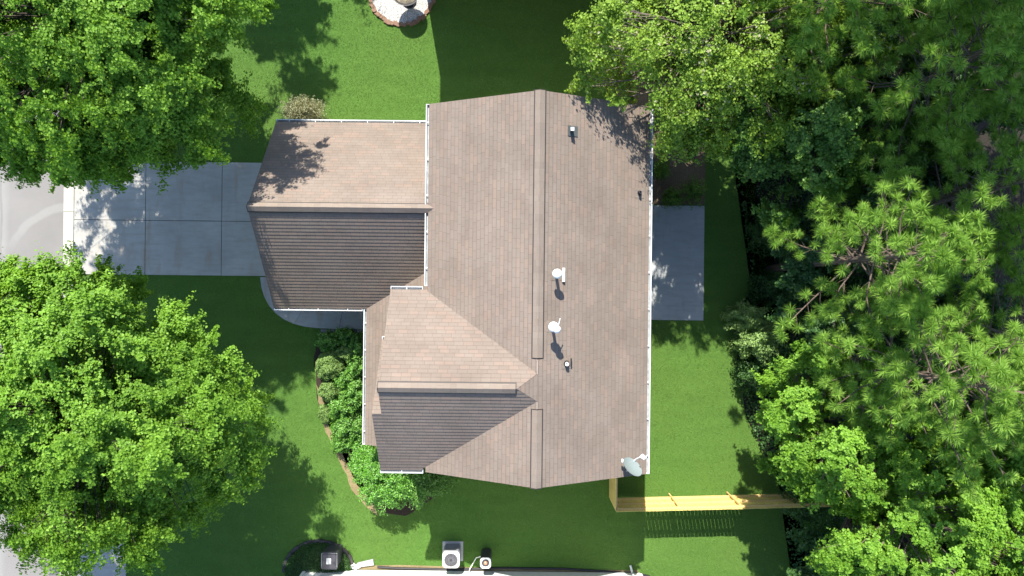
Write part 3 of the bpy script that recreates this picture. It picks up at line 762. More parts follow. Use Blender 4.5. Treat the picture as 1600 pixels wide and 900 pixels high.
for k in range(n):
    a0, a1 = 2*math.pi*k/n, 2*math.pi*(k+1)/n
    def q(a, r, z):
        e = min(r, .215/max(abs(math.cos(a)), abs(math.sin(a)))) if r > .2 else r
        return (cx+e*math.cos(a), cy+e*math.sin(a), z)
    b.poly([q(a0,.16,1.0), q(a0,.25,1.0), q(a1,.25,1.0), q(a1,.16,1.0)]); b.poly([q(a0,.25,1.0), q(a0,.25,.955), q(a1,.25,.955), q(a1,.25,1.0)]); b.poly([q(a1,.16,1.0), q(a1,.16,.964), q(a0,.16,.964), q(a0,.16,1.0)])
b.build('rim', M['pvc'], t)
b = MB(); b.lathe((cx, cy, .962), [(.075, 0), (.08, .05), (.04, .075), (.005, .08)], 14); b.build('knob', M['copper'], t, True)
b = MB(); b.tube([(bx0+.02, by1-.2, .35), (bx0-.2, by1-.35, .15), (bx0-.45, -11.65, .2), (bx0-.5, -11.78, .5)], .02, sides=6); b.build('hose', M['pvc'], t)
kx0, ky0, kx1, ky1 = -7.58, -11.42, -6.92, -10.74
t = thing('storage_bin', ((kx0+kx1)/2, (ky0+ky1)/2, 0), 'dark charcoal square bin with a pale square on its lid beside the round planting', 'bin')
b = MB(); rbox(b, kx0+.03, ky0+.03, kx1-.03, ky1-.03, 0, .93, .06); b.build('body', M['charcoal'], t)
b = MB(); rbox(b, kx0, ky0, kx1, ky1, .90, .97, .07); rbox(b, kx0+.06, ky0+.06, kx1-.06, ky1-.06, .97, 1.0, .05); b.build('lid', M['charcoal'], t)
b = MB(); rbox(b, kx0+.22, ky0+.22, kx0+.41, ky0+.46, 1.0, 1.008, .02); b.build('plate', M['lgrey'], t)
b = MB(); b.tube([(kx0+.02, ky0+.1, .985), (kx0+.02, ky1-.03, .985), (kx1-.02, ky1-.03, .985), (kx1-.02, ky0+.1, .985)], .012, sides=6); b.build('rim', M['grey'], t)
# splash block, loose pipes, edging pipe
b = MB(); c = P(570, 881)
b.prism([(c[0]-.35, c[1]-.13), (c[0]+.40, c[1]-.02), (c[0]+.36, c[1]+.22), (c[0]-.30, c[1]+.06)], .0, .10)
tag(b.build('splash_block', M['conc2'], bevel=.01), 'pale concrete splash block lying at the foot of the white wall', 'splash block')
b = MB(); c = P(553, 886)
b.tube([(c[0]-.35, c[1]-.05, .05), (c[0]-.05, c[1]+.1, .07), (c[0]+.2, c[1]+.12, .06)], .035, sides=8)
b.tube([(c[0]-.30, c[1]+.05, .05), (c[0]+.1, c[1]-.02, .1), (c[0]+.28, c[1]+.02, .05)], .03, sides=8)
b.tube([(c[0]+.0, c[1]+.2, .05), (c[0]+.1, c[1]-.1, .09)], .03, sides=8)
tag(b.build('drain_pipes', M['pvc']), 'loose white drain pipe pieces lying between the bin and the splash block', 'pipes')
b = MB(); pts = [(P(x, y)[0], P(x, y)[1], .045) for x, y in ((590,885),(620,887),(660,888),(700,889),(790,887),(830,887.5),(880,888),(930,891),(970,894),(1000,896),(1015,900))]
b.tube(pts, .045, sides=8); tag(b.build('edging_pipe', M['black']), 'long black flexible pipe lying along the foot of the white wall', 'pipe')
# bowl on the gravel
bx, by = P(634, -14, 1.0)
t = thing('fire_bowl', (bx, by, 0), 'dark rimmed round bowl with tan cover standing on the white gravel', 'bowl')
b = MB(); b.lathe((bx, by, 0), [(.30, 0), (.30, .06), (.14, .12), (.12, .6), (.2, .7), (.45, .82), (.58, .96), (.60, 1.0), (.55, 1.0), (.5, .95)], 32); b.build('bowl', M['black'], t, False)
b = MB(); b.lathe((bx, by, .955), [(.52, 0), (.40, .10), (.02, .22)], 12); b.build('cover', M['tan'], t)

# ------------------------------------------------------------------ plants
def fib(n, rng, zmin=-.55):
    out = []
    i = 0
    while len(out) < n:
        z = rng.uniform(zmin, 1); a = rng.uniform(0, 2*math.pi); r = math.sqrt(max(0, 1-z*z)); out.append((r*math.cos(a), r*math.sin(a), z))
    return np.array(out)
def nrmz(v): return v/np.maximum(np.linalg.norm(v, axis=-1, keepdims=True), 1e-9)
def leaves(pos, nrm, size, rng, ratio=.8, jitter=.5, fold=.18, sizevar=.35):
    """folded leaf blades at pos with facing nrm"""
    n = len(pos)
    N = nrmz(nrm + rng.normal(0, jitter, (n, 3)))
    T = rng.normal(0, 1, (n, 3)); T = nrmz(T - N*np.sum(T*N, 1, keepdims=True)); B = np.cross(N, T)
    s = size*(1 + rng.uniform(-sizevar, sizevar, (n, 1)))
    v0 = pos - T*s*.5; v2 = pos + T*s*.5 - N*s*.12; w_ = ratio*s*.5
    v1 = pos + B*w_ + N*s*fold - T*s*.05; v3 = pos - B*w_ + N*s*fold - T*s*.05
    V = np.stack([v0, v1, v2, v3], 1).reshape(-1, 3)
    i = np.arange(n)*4; Fc = np.concatenate([np.stack([i, i+1, i+2], 1), np.stack([i, i+2, i+3], 1)], 1).reshape(-1, 3)
    return V, Fc
def lumpy(d, seed, sc=1.6, amp=.2):
    return np.array([1 + amp*2*mnoise.noise(Vector((x*sc+seed*7.1, y*sc-seed*3.3, z*sc+seed))) for x, y, z in d])
def tree(name, label, cat, c, rad, zc, rz, leaf, mat, nclump=230, per=260, clump=.62, size=.13, seed=1, trunk_r=.17, bark='bark', flat=.55, hole=None,
         group=None, amp=.24, jitter=.42, stems=1, elong=1.0, zmin=-.5, dens=1.45, tintr=.5):
    rng = np.random.default_rng(seed); rr = random.Random(seed)
    t = thing(name, (c[0], c[1], 0), label, cat, group)
    rx, ry = rad if isinstance(rad, tuple) else (rad, rad)
    nS = max(10, nclump//11); kk = np.arange(nS); zz_ = 1 - (1-zmin)*(kk+.5)/nS; aa_ = kk*2.39996 + seed
    dS = nrmz(np.stack([np.sqrt(1-zz_**2)*np.cos(aa_), np.sqrt(1-zz_**2)*np.sin(aa_), zz_], 1) + rng.normal(0, .13, (nS, 3))); shS = rng.uniform(.58, .88, nS)*lumpy(dS, seed, 1.7, amp)
    Rs = .23*(rx+ry)/2*rng.uniform(.75, 1.3, nclump)
    which = rng.integers(0, nS, nclump); loc = nrmz(rng.normal(0, 1, (nclump, 3)) + dS[which]*.9 + np.array([0, 0, .35]))*(rng.uniform(.35, 1, (nclump, 1)))
    C = np.stack([c[0]+dS[which,0]*rx*shS[which], c[1]+dS[which,1]*ry*shS[which], zc+dS[which,2]*rz*shS[which]], 1) + loc*Rs[:, None]
    d = nrmz(dS[which]*.8 + loc*.7)
    fillr = rng.random(nclump) < .33; C[fillr] = np.array([c[0], c[1], zc-.1*rz]) + dS[which][fillr]*np.array([rx, ry, rz])*rng.uniform(.2, .72, (fillr.sum(), 1))
    shell = np.ones(nclump)
    if hole is not None:
        keep = np.array([hole(*q) for q in C]); C, d, shell = C[keep], d[keep], shell[keep]
    n = len(C); out = nrmz(d*np.array([1, 1, .8]) + np.array([0, 0, .75]))
    # leaves: oblate sprays fanning outward from each branch end
    P_, N_, T_ = [], [], []
    for k in range(n):
        m = int(per*dens*rng.uniform(.6, 1.35)); cr = clump*rng.uniform(.6, 1.3)
        A = out[k]; hd = nrmz(np.array([d[k,0], d[k,1], .05])); ns = int(rng.integers(6, 12))
        sd = nrmz(rng.normal(0, 1, (ns, 3))*np.array([1, 1, .55]) + hd*.7 + A*.45)      # twigs fanning out of the branch end
        sl_ = rng.uniform(.45, 1.35, ns)*cr; si = rng.integers(0, ns, m); f = rng.uniform(0, 1, (m, 1))**.7
        q = sd[si]*f*sl_[si][:, None]; q[:, 2] -= .16*(f[:, 0]**2)*cr
        q += rng.normal(0, 1, (m, 3))*np.array([.13, .13, .06])*cr*(1.25-.6*f)
        P_.append(C[k] + q); N_.append(np.tile(A, (m, 1)) + .45*sd[si]); T_.append(rng.normal(0, .12) + rng.normal(0, .10, ns)[si])
    P_ = np.concatenate(P_); N_ = np.concatenate(N_); T_ = np.concatenate(T_)
    if hole is not None:
        kp = np.array([hole(*q) for q in P_]); P_, N_, T_ = P_[kp], N_[kp], T_[kp]
    V, Fc = leaves(P_, N_, size, rng, jitter=jitter)
    tint = np.clip(.5 + T_ + rng.normal(0, tintr*.4, len(P_)), 0, 1)
    tri_mesh('crown', V, Fc, leaf, t, np.repeat(tint, 2))
    # trunk and limbs
    b = MB(); z0 = zc - rz*.62
    tips = []
    for s_ in range(stems):
        a = 2*math.pi*s_/max(stems, 1) + seed; o_ = 0 if stems == 1 else .35
        base = Vector((c[0]+o_*math.cos(a), c[1]+o_*math.sin(a), -.05)); top = Vector((c[0]+o_*2.6*math.cos(a)+rr.uniform(-.2,.2), c[1]+o_*2.6*math.sin(a)+rr.uniform(-.2,.2), zc+rz*.3))
        b.tube([base, base.lerp(top, .12)+Vector((.03,0,0)), base.lerp(top, .5)+Vector((rr.uniform(-.15,.15), rr.uniform(-.15,.15), 0)), top], trunk_r/math.sqrt(stems)*1.15, trunk_r*.3/math.sqrt(stems), 9); tips.append((base, top))
    for k in range(0, n):
        base, top = tips[k % len(tips)]; e = Vector(C[k]); f = min(.92, max(.30, (e.z-1.0)/(top.z+.01)*.75)); st = base.lerp(top, f)
        mid = st.lerp(e, .5) + Vector((rr.uniform(-.2,.2), rr.uniform(-.2,.2), .12*rr.random()+.1))
        b.tube([st, mid, e], .028 if k % 6 else .06, .007, 4, cap=False)
        if k % 2 == 0:
            for j in range(2):
                e2 = e + Vector((rr.uniform(-.5,.5), rr.uniform(-.5,.5), rr.uniform(-.05,.25)))*clump*1.3; b.tube([mid.lerp(e, .5), e2], .014, .005, 3, cap=False)
    b.build('trunk', M[bark], t, True)
    return t

def roofclear(x, y, z):
    if -3.2 < x < 4.95 and -6.5 < y < 6.4: return z > 7.2 - sm_*abs(x-.82) + .25
    if -9.1 < x <= -3.2 and -1.0 < y < 6.5: return z > 5.5 - sg_*abs(y-2.65) + .2
    return True
YT = 'yard trees with broad leafy crowns'
tree('maple_tree', 'large dense maple above the driveway at upper left, mostly in shade', 'tree', (-13.4, 8.15), (5.0, 5.4), 7.2, 4.6, M['maple'], 'm', 1050, 430, .66, .086, 12, .22, hole=roofclear, group=YT)
tree('maple_tree', 'large bright green maple at lower left, below the driveway', 'tree', (-13.9, -4.15), (5.2, 4.4), 6.1, 4.1, M['maple'], 'm', 900, 430, .66, .086, 23, .22, group=YT)
tree('maple_tree', 'maple just above the top edge, its shadow on the lawn left of the gravel bed', 'tree', (-11.2, 19.4), 3.8, 5.6, 3.3, M['maple'], 'm', 200, 260, .76, .14, 31, .18, group=YT)
tree('crape_myrtle', 'olive green many-stemmed tree overhanging the upper right roof corner', 'tree', (6.6, 8.0), (4.7, 4.0), 6.2, 2.8, M['oliveleaf'], 'm', 560, 240, .62, .085, 41, .16, dens=.95, hole=lambda x, y, z: roofclear(x, y, z) and not (x < 9 and y < 3.3) and not (x < 2.9 and y < 5.8), stems=5, group=None, bark='twig', amp=.2)
WT = 'trees of the wood at the right of the photo'
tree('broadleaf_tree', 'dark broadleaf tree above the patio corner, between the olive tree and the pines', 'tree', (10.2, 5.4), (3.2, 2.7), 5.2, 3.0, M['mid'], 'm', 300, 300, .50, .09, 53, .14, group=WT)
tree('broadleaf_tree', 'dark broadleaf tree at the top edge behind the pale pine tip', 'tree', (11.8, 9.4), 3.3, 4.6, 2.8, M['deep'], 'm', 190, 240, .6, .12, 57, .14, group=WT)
tree('broadleaf_tree', 'light lime green tree hanging over the far end of the wooden fence', 'tree', (10.9, -4.7), (2.8, 2.7), 5.3, 3.0, M['lime'], 'm', 330, 320, .42, .085, 61, .12, group=WT, bark='twig')
tree('broadleaf_tree', 'yellow-green tree at lower right, below the large bright pine', 'tree', (13.1, -7.6), (3.1, 2.9), 6.2, 3.0, M['lime'], 'm', 340, 320, .44, .085, 67, .13, group=WT, bark='twig')
tree('broadleaf_tree', 'green tree in the lower right corner of the photo', 'tree', (15.4, -8.4), 2.9, 6.0, 2.8, M['lime'], 'm', 300, 300, .46, .09, 71, .13, group=WT)
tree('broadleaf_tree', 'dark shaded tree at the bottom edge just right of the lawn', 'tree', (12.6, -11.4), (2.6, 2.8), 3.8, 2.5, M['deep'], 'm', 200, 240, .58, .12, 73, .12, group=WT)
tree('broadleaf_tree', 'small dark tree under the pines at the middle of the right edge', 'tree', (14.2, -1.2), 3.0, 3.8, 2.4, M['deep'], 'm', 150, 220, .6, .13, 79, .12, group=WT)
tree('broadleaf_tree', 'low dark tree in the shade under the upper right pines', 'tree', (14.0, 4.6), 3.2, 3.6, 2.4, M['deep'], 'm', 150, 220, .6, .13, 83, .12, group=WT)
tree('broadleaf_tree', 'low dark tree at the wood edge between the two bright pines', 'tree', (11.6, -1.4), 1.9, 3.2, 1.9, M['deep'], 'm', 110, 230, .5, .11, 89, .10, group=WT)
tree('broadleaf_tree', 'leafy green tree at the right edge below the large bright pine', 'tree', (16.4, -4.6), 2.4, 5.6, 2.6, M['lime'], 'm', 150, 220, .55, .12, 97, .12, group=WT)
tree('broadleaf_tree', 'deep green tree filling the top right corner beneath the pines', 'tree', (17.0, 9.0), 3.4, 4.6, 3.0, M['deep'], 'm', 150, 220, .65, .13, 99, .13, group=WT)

tree('broadleaf_tree', 'low dark tree in deep shade between the patio lawn and the bright middle pine', 'tree', (11.6, 1.3), 2.3, 4.0, 2.2, M['deep'], 'm', 130, 230, .5, .10, 101, .10, group=WT)
def pine(label, c, R_, zb, zt, seed, mat='needle', tufts=2.6, nl=.26):
    rng = np.random.default_rng(seed); rr = random.Random(seed)
    t = thing('pine_tree', (c[0], c[1], 0), label, 'pine tree', 'tall pines of the wood')
    b = MB(); base = Vector((c[0], c[1], -.05)); lean = Vector((rr.uniform(-.3,.3), rr.uniform(-.3,.3), 0)); top = Vector((c[0], c[1], zt)) + lean
    b.tube([base, base.lerp(top, .4)+lean*.3, base.lerp(top, .8), top], .17, .03, 9)
    TP, TD = [], []
    nb = int((zt-zb)*10)
    for k in range(nb):
        f = (k+rr.random())/nb; z = zb + (zt-zb)*f; az = k*2.399 + rr.uniform(-.5,.5)
        L = R_*(1-f**2.0*.86)*rr.uniform(.62, 1.1)*(1 + .22*math.sin(az*2+seed))
        st = base.lerp(top, z/zt); dirv = Vector((math.cos(az), math.sin(az), .10+.45*f))
        e = st + dirv*L; mid = st.lerp(e, .55) - Vector((0, 0, .10*L))
        sidev = Vector((-math.sin(az), math.cos(az), 0)); e += sidev*rr.uniform(-.3,.3)
        b.tube([st, mid, e], .040*(1-f*.5), .009, 5, cap=False)
        m = max(3, int(L*tufts))
        for j in range(m):
            s_ = .30 + .70*(j+rr.random()*.5)/m; p = (st.lerp(mid, s_/.55) if s_ < .55 else mid.lerp(e, (s_-.55)/.45))
            sg = 1 if j % 2 else -1; ln = (.25 + .55*(1-s_))*rr.uniform(.6, 1.3)*min(1, L/1.6)
            tw = (dirv.normalized()*.75 + sidev*sg*rr.uniform(.3, 1.0) + Vector((0,0,.35))).normalized()
            e2 = p + tw*ln; b.tube([p, p.lerp(e2, .5)-Vector((0,0,.03)), e2], .012, .006, 3, cap=False)
            for i in range(rr.choice((1, 1, 1, 2))):
                dv = (tw *.6 + Vector((rr.uniform(-.5,.5), rr.uniform(-.5,.5), .5+rr.random()*.5))).normalized()
                q = e2 - tw*(.16*i) + Vector((rr.uniform(-.1,.1), rr.uniform(-.1,.1), rr.uniform(-.02,.06)))*(i > 0); TP.append(q[:]); TD.append(dv[:])
        TP.append(e[:]); TD.append((dirv.normalized()+Vector((0,0,.5))).normalized()[:])
    b.build('trunk', M['pbark'], t, True)
    TP, TD = np.array(TP), np.array(TD); n = len(TP); K = 130
    p = np.repeat(TP, K, 0); d = np.repeat(TD, K, 0); m = n*K
    u = rng.uniform(-.1, .95, (m, 1)); rnd = nrmz(rng.normal(0, 1, (m, 3))); perp = nrmz(rnd - d*np.sum(rnd*d, 1, keepdims=True))
    nd = nrmz(d*u + perp*np.sqrt(np.maximum(0, 1-u*u))*1.0)
    p = p - d*rng.uniform(0, .10, (m, 1)) ; ln = nl*rng.uniform(.75, 1.15, (m, 1))*np.repeat(rng.uniform(.8, 1.15, (n, 1)), K, 0)
    wv = nrmz(np.cross(nd, rng.normal(0, 1, (m, 3))))*.0060
    bend = np.array([0, 0, -1])*ln*.16
    v0 = p + nd*.01 - wv; v1 = p + nd*.01 + wv; v2 = p + nd*ln*.6 + wv*.8 + bend*.25; v3 = p + nd*ln + bend
    V = np.stack([v0, v1, v2, v3], 1).reshape(-1, 3); i = np.arange(m)*4
    Fc = np.concatenate([np.stack([i, i+1, i+2], 1), np.stack([i, i+2, i+3], 1)], 1).reshape(-1, 3)
    tint = np.clip(np.repeat(rng.normal(.5, .2, n), K) + rng.normal(0, .14, m), 0, 1)
    tri_mesh('crown', V, Fc, M[mat], t, np.repeat(tint, 2))
    return t
pine('pine with pale sunlit tips at the top edge, above the dark broadleaf tree', (9.0, 8.6), 2.7, 8.0, 13.2, 3)
pine('large dark shaded pine at upper right with long bare branches', (12.6, 6.6), 3.3, 5.5, 12.4, 7)
pine('bright pine at the middle right, nearest to the patio', (10.7, .9), 2.7, 6.5, 12.0, 13)
pine('largest bright pine at the right edge, lower middle', (11.9, -2.5), 3.0, 6.5, 12.6, 17)
pine('green pine at the right edge, above the largest bright pine', (14.0, 3.0), 3.1, 5.5, 12.2, 19)
pine('pine at the top right corner of the photo', (15.0, 9.5), 3.1, 6.0, 12.8, 29)
pine('pine at the right edge behind the largest bright pine', (15.2, -1.2), 2.9, 6.0, 12.0, 37)

tree('broadleaf_tree', 'unseen very tall broadleaf tree added outside the top edge at right to shade the pines', 'tree', (13.7, 11.9), 4.3, 15.4, 4.4, M['deep'], 'm', 330, 260, .75, .15, 103, .25, group=WT)  # unseen tree, added to keep the upper right pines dark
tree('broadleaf_tree', 'unseen very tall broadleaf tree added for its shade outside the top right corner', 'tree', (19.8, 11.8), 4.5, 14.6, 5.0, M['deep'], 'm', 300, 260, .75, .15, 107, .25, group=WT)  # unseen too, added to extend that shade to the right
for q_, sd, lb in (((11.0, 13.4), 41, 'leftmost'), ((16.8, 12.4), 47, 'rightmost')):  # unseen pines, put in to cast shade on the upper right wood
    pine('unseen tall pine added for its shade just outside the top right of the photo, %s of the two' % lb, q_, 3.3, 9.5, 17.0, sd)

def shrub(name, label, cat, c, r, h, leaf, size, n, seed, jitter=.6, amp=.12, group=None, zb=.1, flat_top=0, ratio=.6, lay=.8):
    """one shrub: leaves through the outer layers of a lumpy dome, on short stems"""
    rng = np.random.default_rng(seed); t = thing(name, (c[0], c[1], 0), label, cat, group); rr = random.Random(seed)
    rx, ry = r if isinstance(r, tuple) else (r, r)
    d = nrmz(rng.normal(0, 1, (n, 3))); d[:, 2] = np.abs(d[:, 2])*1.0 - .12*rng.random(n)
    lp = lumpy(d, seed, 2.6, amp); sh = rng.uniform(lay, 1.03, n)*lp
    pos = np.stack([c[0]+d[:,0]*rx*sh, c[1]+d[:,1]*ry*sh, zb + np.maximum(d[:,2], -.05)*(h-zb)*sh], 1)
    V, Fc = leaves(pos, nrmz(d+np.array([0, 0, .3])), size, rng, ratio=ratio, jitter=jitter)
    tint = np.clip(rng.normal(.5, .22, n) + (lp-1)*1.5, 0, 1)
    b = MB()
    for k in range(12):
        a = rr.uniform(0, 6.28); q = rr.uniform(.3, .8); b.tube([(c[0], c[1], -.02), (c[0]+rx*.4*q*math.cos(a), c[1]+ry*.4*q*math.sin(a), h*.4), (c[0]+rx*q*math.cos(a), c[1]+ry*q*math.sin(a), h*.75)], .02, .006, 4, cap=False)
    tri_mesh('foliage', V, Fc, leaf, t, np.repeat(tint, 2)); b.build('stem', M['bark'], t, True)
    return t
SG = 'shrubs in the bed in front of the porch'
def sh(px, py, r, h, mat, size, n, seed, label, **k):
    c = P(px, py, h*.7); g_ = 1.14 if mat == 'glossy' else 1.04; return shrub('shrub', label, 'shrub', c, (r[0]*g_, r[1]*g_), h*(1.0+.12*math.sin(seed*2.3)), M[mat], size, n, seed, group=SG, amp=.3 if mat == 'glossy' else .14, lay=.6 if mat == 'glossy' else .8, **k)
sh(512, 573, (.55, .62), 1.0, 'box', .055, 9000, 1, 'pale green clipped round shrub, leftmost and largest of its pair beside the lawn')
sh(541, 552, (.50, .35), 1.0, 'box', .055, 6000, 2, 'small pale green clipped shrub at the bed top, right of the largest clipped one')
sh(513, 612, (.46, .44), .85, 'box', .055, 6000, 3, 'pale green clipped round shrub, lowest of the clipped ones, beside the lawn')
sh(556, 570, (.36, .55), 1.0, 'glossy', .085, 3500, 4, 'glossy dark green shrub against the porch gutter, uppermost of the glossy ones')
sh(536, 592, (.45, .45), 1.0, 'glossy', .085, 4200, 5, 'glossy shrub in the middle of the bed between two pale clipped shrubs')
sh(554, 618, (.42, .55), 1.05, 'glossy', .085, 4500, 6, 'glossy shrub against the porch gutter, right of the lowest clipped shrub')
sh(534, 636, (.55, .45), 1.0, 'glossy', .085, 4500, 7, 'glossy shrub bulging toward the lawn at the middle of the bed')
sh(545, 672, (.72, .72), 1.1, 'glossy', .085, 8000, 8, 'largest glossy green shrub, just above the arching bright shrub')
sh(535, 695, (.45, .30), .8, 'glossy', .085, 3000, 9, 'low glossy shrub at the tan bed edge below the largest glossy one')
sh(512, 536, (.42, .38), .8, 'glossy', .085, 3000, 10, 'dark shaded shrub beside the grey walk, left one')
sh(538, 528, (.36, .34), .7, 'glossy', .085, 2600, 11, 'dark shaded shrub below the walk pavers, middle of three')
sh(558, 540, (.30, .42), .9, 'glossy', .085, 2600, 12, 'dark shaded shrub in the corner of walk and porch')
sh(507, 646, (.28, .40), .45, 'box', .05, 3000, 13, 'small low greyish shrub on the tan bed edge')

def spray_shrub(label, c, r, h, mat, seed, narm=70, size=.075, per=110, clear=None, dirs=None):
    rng = np.random.default_rng(seed); rr = random.Random(seed); t = thing('arching_shrub', (c[0], c[1], 0), label, 'shrub', SG)
    b = MB(); P_, N_ = [], []
    for k in range(narm):
        az = rr.uniform(*(dirs or (0, 6.283))); L = r*rr.uniform(.35, 1.12); hh = h*rr.uniform(.7, 1.1)
        prev = None; pts = []
        for i in range(9):
            f = i/8; z = hh*(.25 + 1.9*f - 1.5*f*f)*(1-.25*L/r*f); pts.append(Vector((c[0]+L*f*math.cos(az+.25*f*math.sin(k)), c[1]+L*f*math.sin(az+.25*f*math.sin(k)), max(.08, z))))
        b.tube(pts, .010, .003, 3, cap=False)
        m = int(per*L/r)+20
        f = rng.uniform(.15, 1, m)**.8*8; i0 = np.minimum(f.astype(int), 7); fr = (f-i0)[:, None]; A = np.array([q[:] for q in pts])
        pp = A[i0]*(1-fr) + A[i0+1]*fr + rng.normal(0, 1, (m, 3))*np.array([.065, .065, .035])
        P_.append(pp); N_.append(np.tile([.0, .0, 1.], (m, 1)))
    P_ = np.concatenate(P_); N_ = np.concatenate(N_)
    if clear is not None:
        kp = np.array([clear(*q) for q in P_]); P_, N_ = P_[kp], N_[kp]
    V, Fc = leaves(P_, N_, size, rng, ratio=.5, jitter=.55)
    tri_mesh('foliage', V, Fc, M[mat], t, np.repeat(np.clip(rng.normal(.5, .25, len(P_)), 0, 1), 2)); b.build('stem', M['bark'], t, True)
    return t
c = P(598, 750, 1.8); spray_shrub('bright green arching shrub spilling over the lawn at the lower front house corner', (c[0], c[1]-.05), 1.35, 2.6, 'spray', 5, 170, clear=lambda x, y, z: not (x > -4.6 and y > -6.4 and z > 2))
c = P(572, 722, 1.0); spray_shrub('bright green leafy shrub beside the lower end of the porch gutter', c, .8, 1.3, 'spray', 6, 80)
c = P(640, 752, .8); spray_shrub('dark leafy shrub in the house shade, right of the bright arching shrub', (c[0]+.1, c[1]+.05), 1.15, 1.8, 'glossy', 8, 130)
c = P(688, 748, .5); spray_shrub('low dark shrub under the lower front eave, rightmost of the bed', c, .7, .7, 'glossy', 9, 70)
# wood-edge shrubs
EG = 'shrubs along the wood edge'
for px, py, r, h, mat, n, lb in ((1175, 498, (.75, .6), 1.9, 'box', 6000, 'silvery green shrub at the wood edge, touching the shaded lawn'),
        (1195, 535, (.95, .8), 2.6, 'box', 9000, 'larger silvery green shrub at the wood edge below the bright pine tips'),
        (1180, 590, (.6, .7), 1.7, 'deep', 5000, 'dark green shrub at the wood edge above the lime green tree'),
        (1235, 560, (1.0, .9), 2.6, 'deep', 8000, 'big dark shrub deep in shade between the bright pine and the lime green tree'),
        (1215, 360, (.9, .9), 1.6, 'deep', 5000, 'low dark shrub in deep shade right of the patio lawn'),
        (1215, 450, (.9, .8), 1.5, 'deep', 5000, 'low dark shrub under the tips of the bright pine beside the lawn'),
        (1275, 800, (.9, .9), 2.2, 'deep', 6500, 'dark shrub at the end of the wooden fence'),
        (1262, 735, (.7, .6), 1.6, 'deep', 4500, 'small green shrub on the house side of the fence end'),
        (1320, 855, (1.1, 1.1), 2.4, 'deep', 8000, 'dark shrub by the bottom lawn edge, under the yellow-green tree')):
    c = P(px, py, h*.7); shrub('shrub', lb, 'shrub', c, r, h, M[mat], .09, n, int(px+py), group=EG, amp=.28, lay=.55)
c = P(482, 893, .35)
shrub('low_hedge', 'round dark low groundcover mound beside the charcoal bin at the bottom edge', 'shrub', (c[0]+.35, c[1]-.1), (1.35, 1.15), .42, M['deep'], .05, 16000, 77, amp=.04, lay=.9)
b = MB(); r_ = random.Random(9)
for k in range(40):
    t_ = math.radians(15 + 165*k/39); cc = (c[0]+.35+1.46*math.cos(t_), c[1]-.1+1.25*math.sin(t_)); s_ = r_.uniform(.06, .09)
    b.prism([(cc[0]+s_*math.cos(a+t_), cc[1]+s_*math.sin(a+t_)) for a in (.5, 1.5, 2.6, 3.6, 4.7, 5.6)], -.02, .08+r_.uniform(-.02, .03))
tag(b.build('stone_edging', M['dstone']), 'dark grey stone edging curving around the round groundcover mound', 'stone edging')
sheet('mound_bed', [(c[0]+.35+1.45*math.cos(math.radians(a)), c[1]-.1+1.25*math.sin(math.radians(a))) for a in range(0, 360, 12)], .011, M['mulch'])
for px, py, r, h, lb in ((1052, 308, (.5, .4), .5, 'low leafy plant in the straw bed right above the patio, left one'), (1088, 296, (.5, .55), .8, 'low leafy plant in the straw bed above the patio, right one'), (1035, 262, (.4, .5), .7, 'leafy plant by the house wall under the olive tree')):
    c_ = P(px, py, h*.7); shrub('shrub', lb, 'shrub', c_, r, h, M['mid'], .07, 1500, int(px), group='plants in the straw bed', amp=.35, lay=.3)
# feathery grass clump by the garage
gx, gy = P(472, 172, .7); t = thing('ornamental_grass', (gx, gy, 0), 'pale feathery ornamental grass clump above the garage gutter', 'ornamental grass')
rng = np.random.default_rng(5); m = 5200; az = rng.uniform(0, 6.283, m); L = rng.uniform(.5, 1.05, m); sp = rng.uniform(.15, 1.0, m)
base = np.stack([gx + rng.normal(0, .12, m), gy + rng.normal(0, .08, m), np.zeros(m)], 1)
tip = base + np.stack([np.cos(az)*L*sp*.95, np.sin(az)*L*sp*.62, L*(1.15-.55*sp)], 1); midp = base*.45+tip*.55 + np.array([0, 0, .18]); wv = np.stack([-np.sin(az), np.cos(az), 0*az], 1)*.010
keep = tip[:, 1] > 6.32; base, tip, midp, wv = base[keep], tip[keep], midp[keep], wv[keep]; m = len(base)
V = np.stack([base-wv*.6, base+wv*.6, midp+wv, midp-wv, tip], 1).reshape(-1, 3); i = np.arange(m)*5
Fc = np.concatenate([np.stack([i, i+1, i+2], 1), np.stack([i, i+2, i+3], 1), np.stack([i+3, i+2, i+4], 1)], 1).reshape(-1, 3)
tri_mesh('blades', V, Fc, M['orn'], t, np.repeat(np.clip(rng.normal(.45, .2, m), 0, 1), 3))
pk = tip[rng.random(m) < .35]; n_ = len(pk); rep = 5; pp = np.repeat(pk, rep, 0) + rng.normal(0, .03, (n_*rep, 3))
V, Fc = leaves(pp, np.tile([0, 0, 1.], (len(pp), 1)), .05, rng, .4, .8); tri_mesh('plumes', V, Fc, M['orn'], t, np.repeat(rng.uniform(.6, 1, len(pp)), 2))

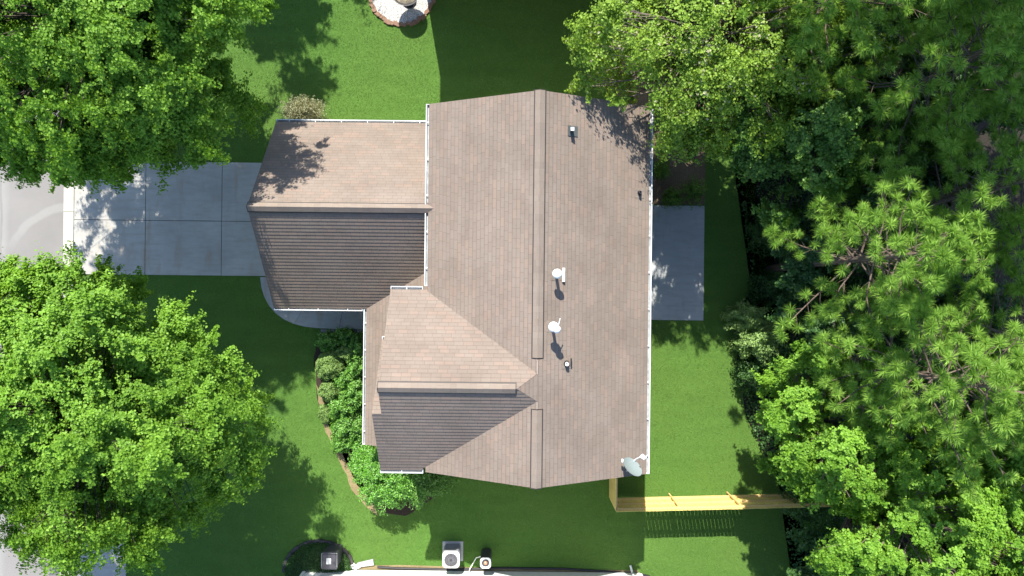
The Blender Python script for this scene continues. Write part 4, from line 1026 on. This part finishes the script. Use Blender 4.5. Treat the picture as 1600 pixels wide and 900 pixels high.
# ------------------------------------------------------------------ grass blades over the lawn
def inside(px, py, poly):
    c = np.zeros(len(px), bool); n = len(poly)
    for i in range(n):
        x0, y0 = poly[i]; x1, y1 = poly[(i+1) % n]
        if y0 == y1: continue
        k = ((y0 > py) != (y1 > py)) & (px < (x1-x0)*(py-y0)/(y1-y0)+x0); c ^= k
    return c
rng = np.random.default_rng(12); m = 90000
ux, uy = rng.uniform(7.6, 19, m), rng.uniform(-13.5, 13.5, m); kp = inside(ux, uy, WOODS) & (np.sin(ux*1.3)*np.cos(uy*1.1+ux*.6) + rng.normal(0, .5, m) > -.35); ux, uy = ux[kp], uy[kp]
V, Fc = leaves(np.stack([ux, uy, rng.uniform(.03, .35, len(ux))], 1), np.tile([0, 0, 1.], (len(ux), 1)), .10, rng, jitter=.45)
tag(tri_mesh('ground_cover', V, Fc, M['deep'], None, np.repeat(rng.uniform(0, .8, len(ux)), 2)), kind='stuff')
rng = np.random.default_rng(1); m = 620000
gx_, gy_ = rng.uniform(-18.2, 13.5, m), rng.uniform(-12.6, 12.9, m)
bad = np.zeros(m, bool)
for x0, y0, x1, y1 in ((-18.3,.36,-8.6,5.14), (-18.3,-30,-15.94,-10.2), (4.5,-1.30,8.03,3.55), (-8.6,-.6,4.3,5.95), (-5.5,-6,4.35,6), (-8.45,-30,5.5,-11.6)):
    bad |= (gx_ > x0) & (gx_ < x1) & (gy_ > y0) & (gy_ < y1)
walkpoly = outer + inner[::-1]
for pl in (WOODS, STRAW, BED, walkpoly, circ(GC, 1.42), strip_o + strip_i[::-1], [(c[0]+.35+1.5*math.cos(math.radians(a)), c[1]-.1+1.3*math.sin(math.radians(a))) for a in range(0, 360, 12)]): bad |= inside(gx_, gy_, pl)
gx_, gy_ = gx_[~bad], gy_[~bad]; m = len(gx_)
az = rng.uniform(0, 6.283, m); L = rng.uniform(.022, .050, m); ln = rng.uniform(.3, 1.2, m)
base = np.stack([gx_, gy_, np.zeros(m)], 1); dirv = np.stack([np.cos(az), np.sin(az), 0*az], 1); wv = np.stack([-np.sin(az), np.cos(az), 0*az], 1)*.009
tip = base + dirv*(L*ln)[:, None] + np.stack([0*L, 0*L, L*.8], 1)
V = np.stack([base-wv, base+wv, tip], 1).reshape(-1, 3); Fc = np.arange(3*m).reshape(-1, 3)
pt = np.array([0.0]*m); cell = np.sin(gx_*1.1+np.sin(gy_*.7)*1.5)*np.sin(gy_*1.7+gx_*.3)
tint = np.clip(.45 + .12*cell + rng.normal(0, .14, m), 0, 1)
tag(tri_mesh('grass', V, Fc, M['blade'], None, tint), kind='stuff')
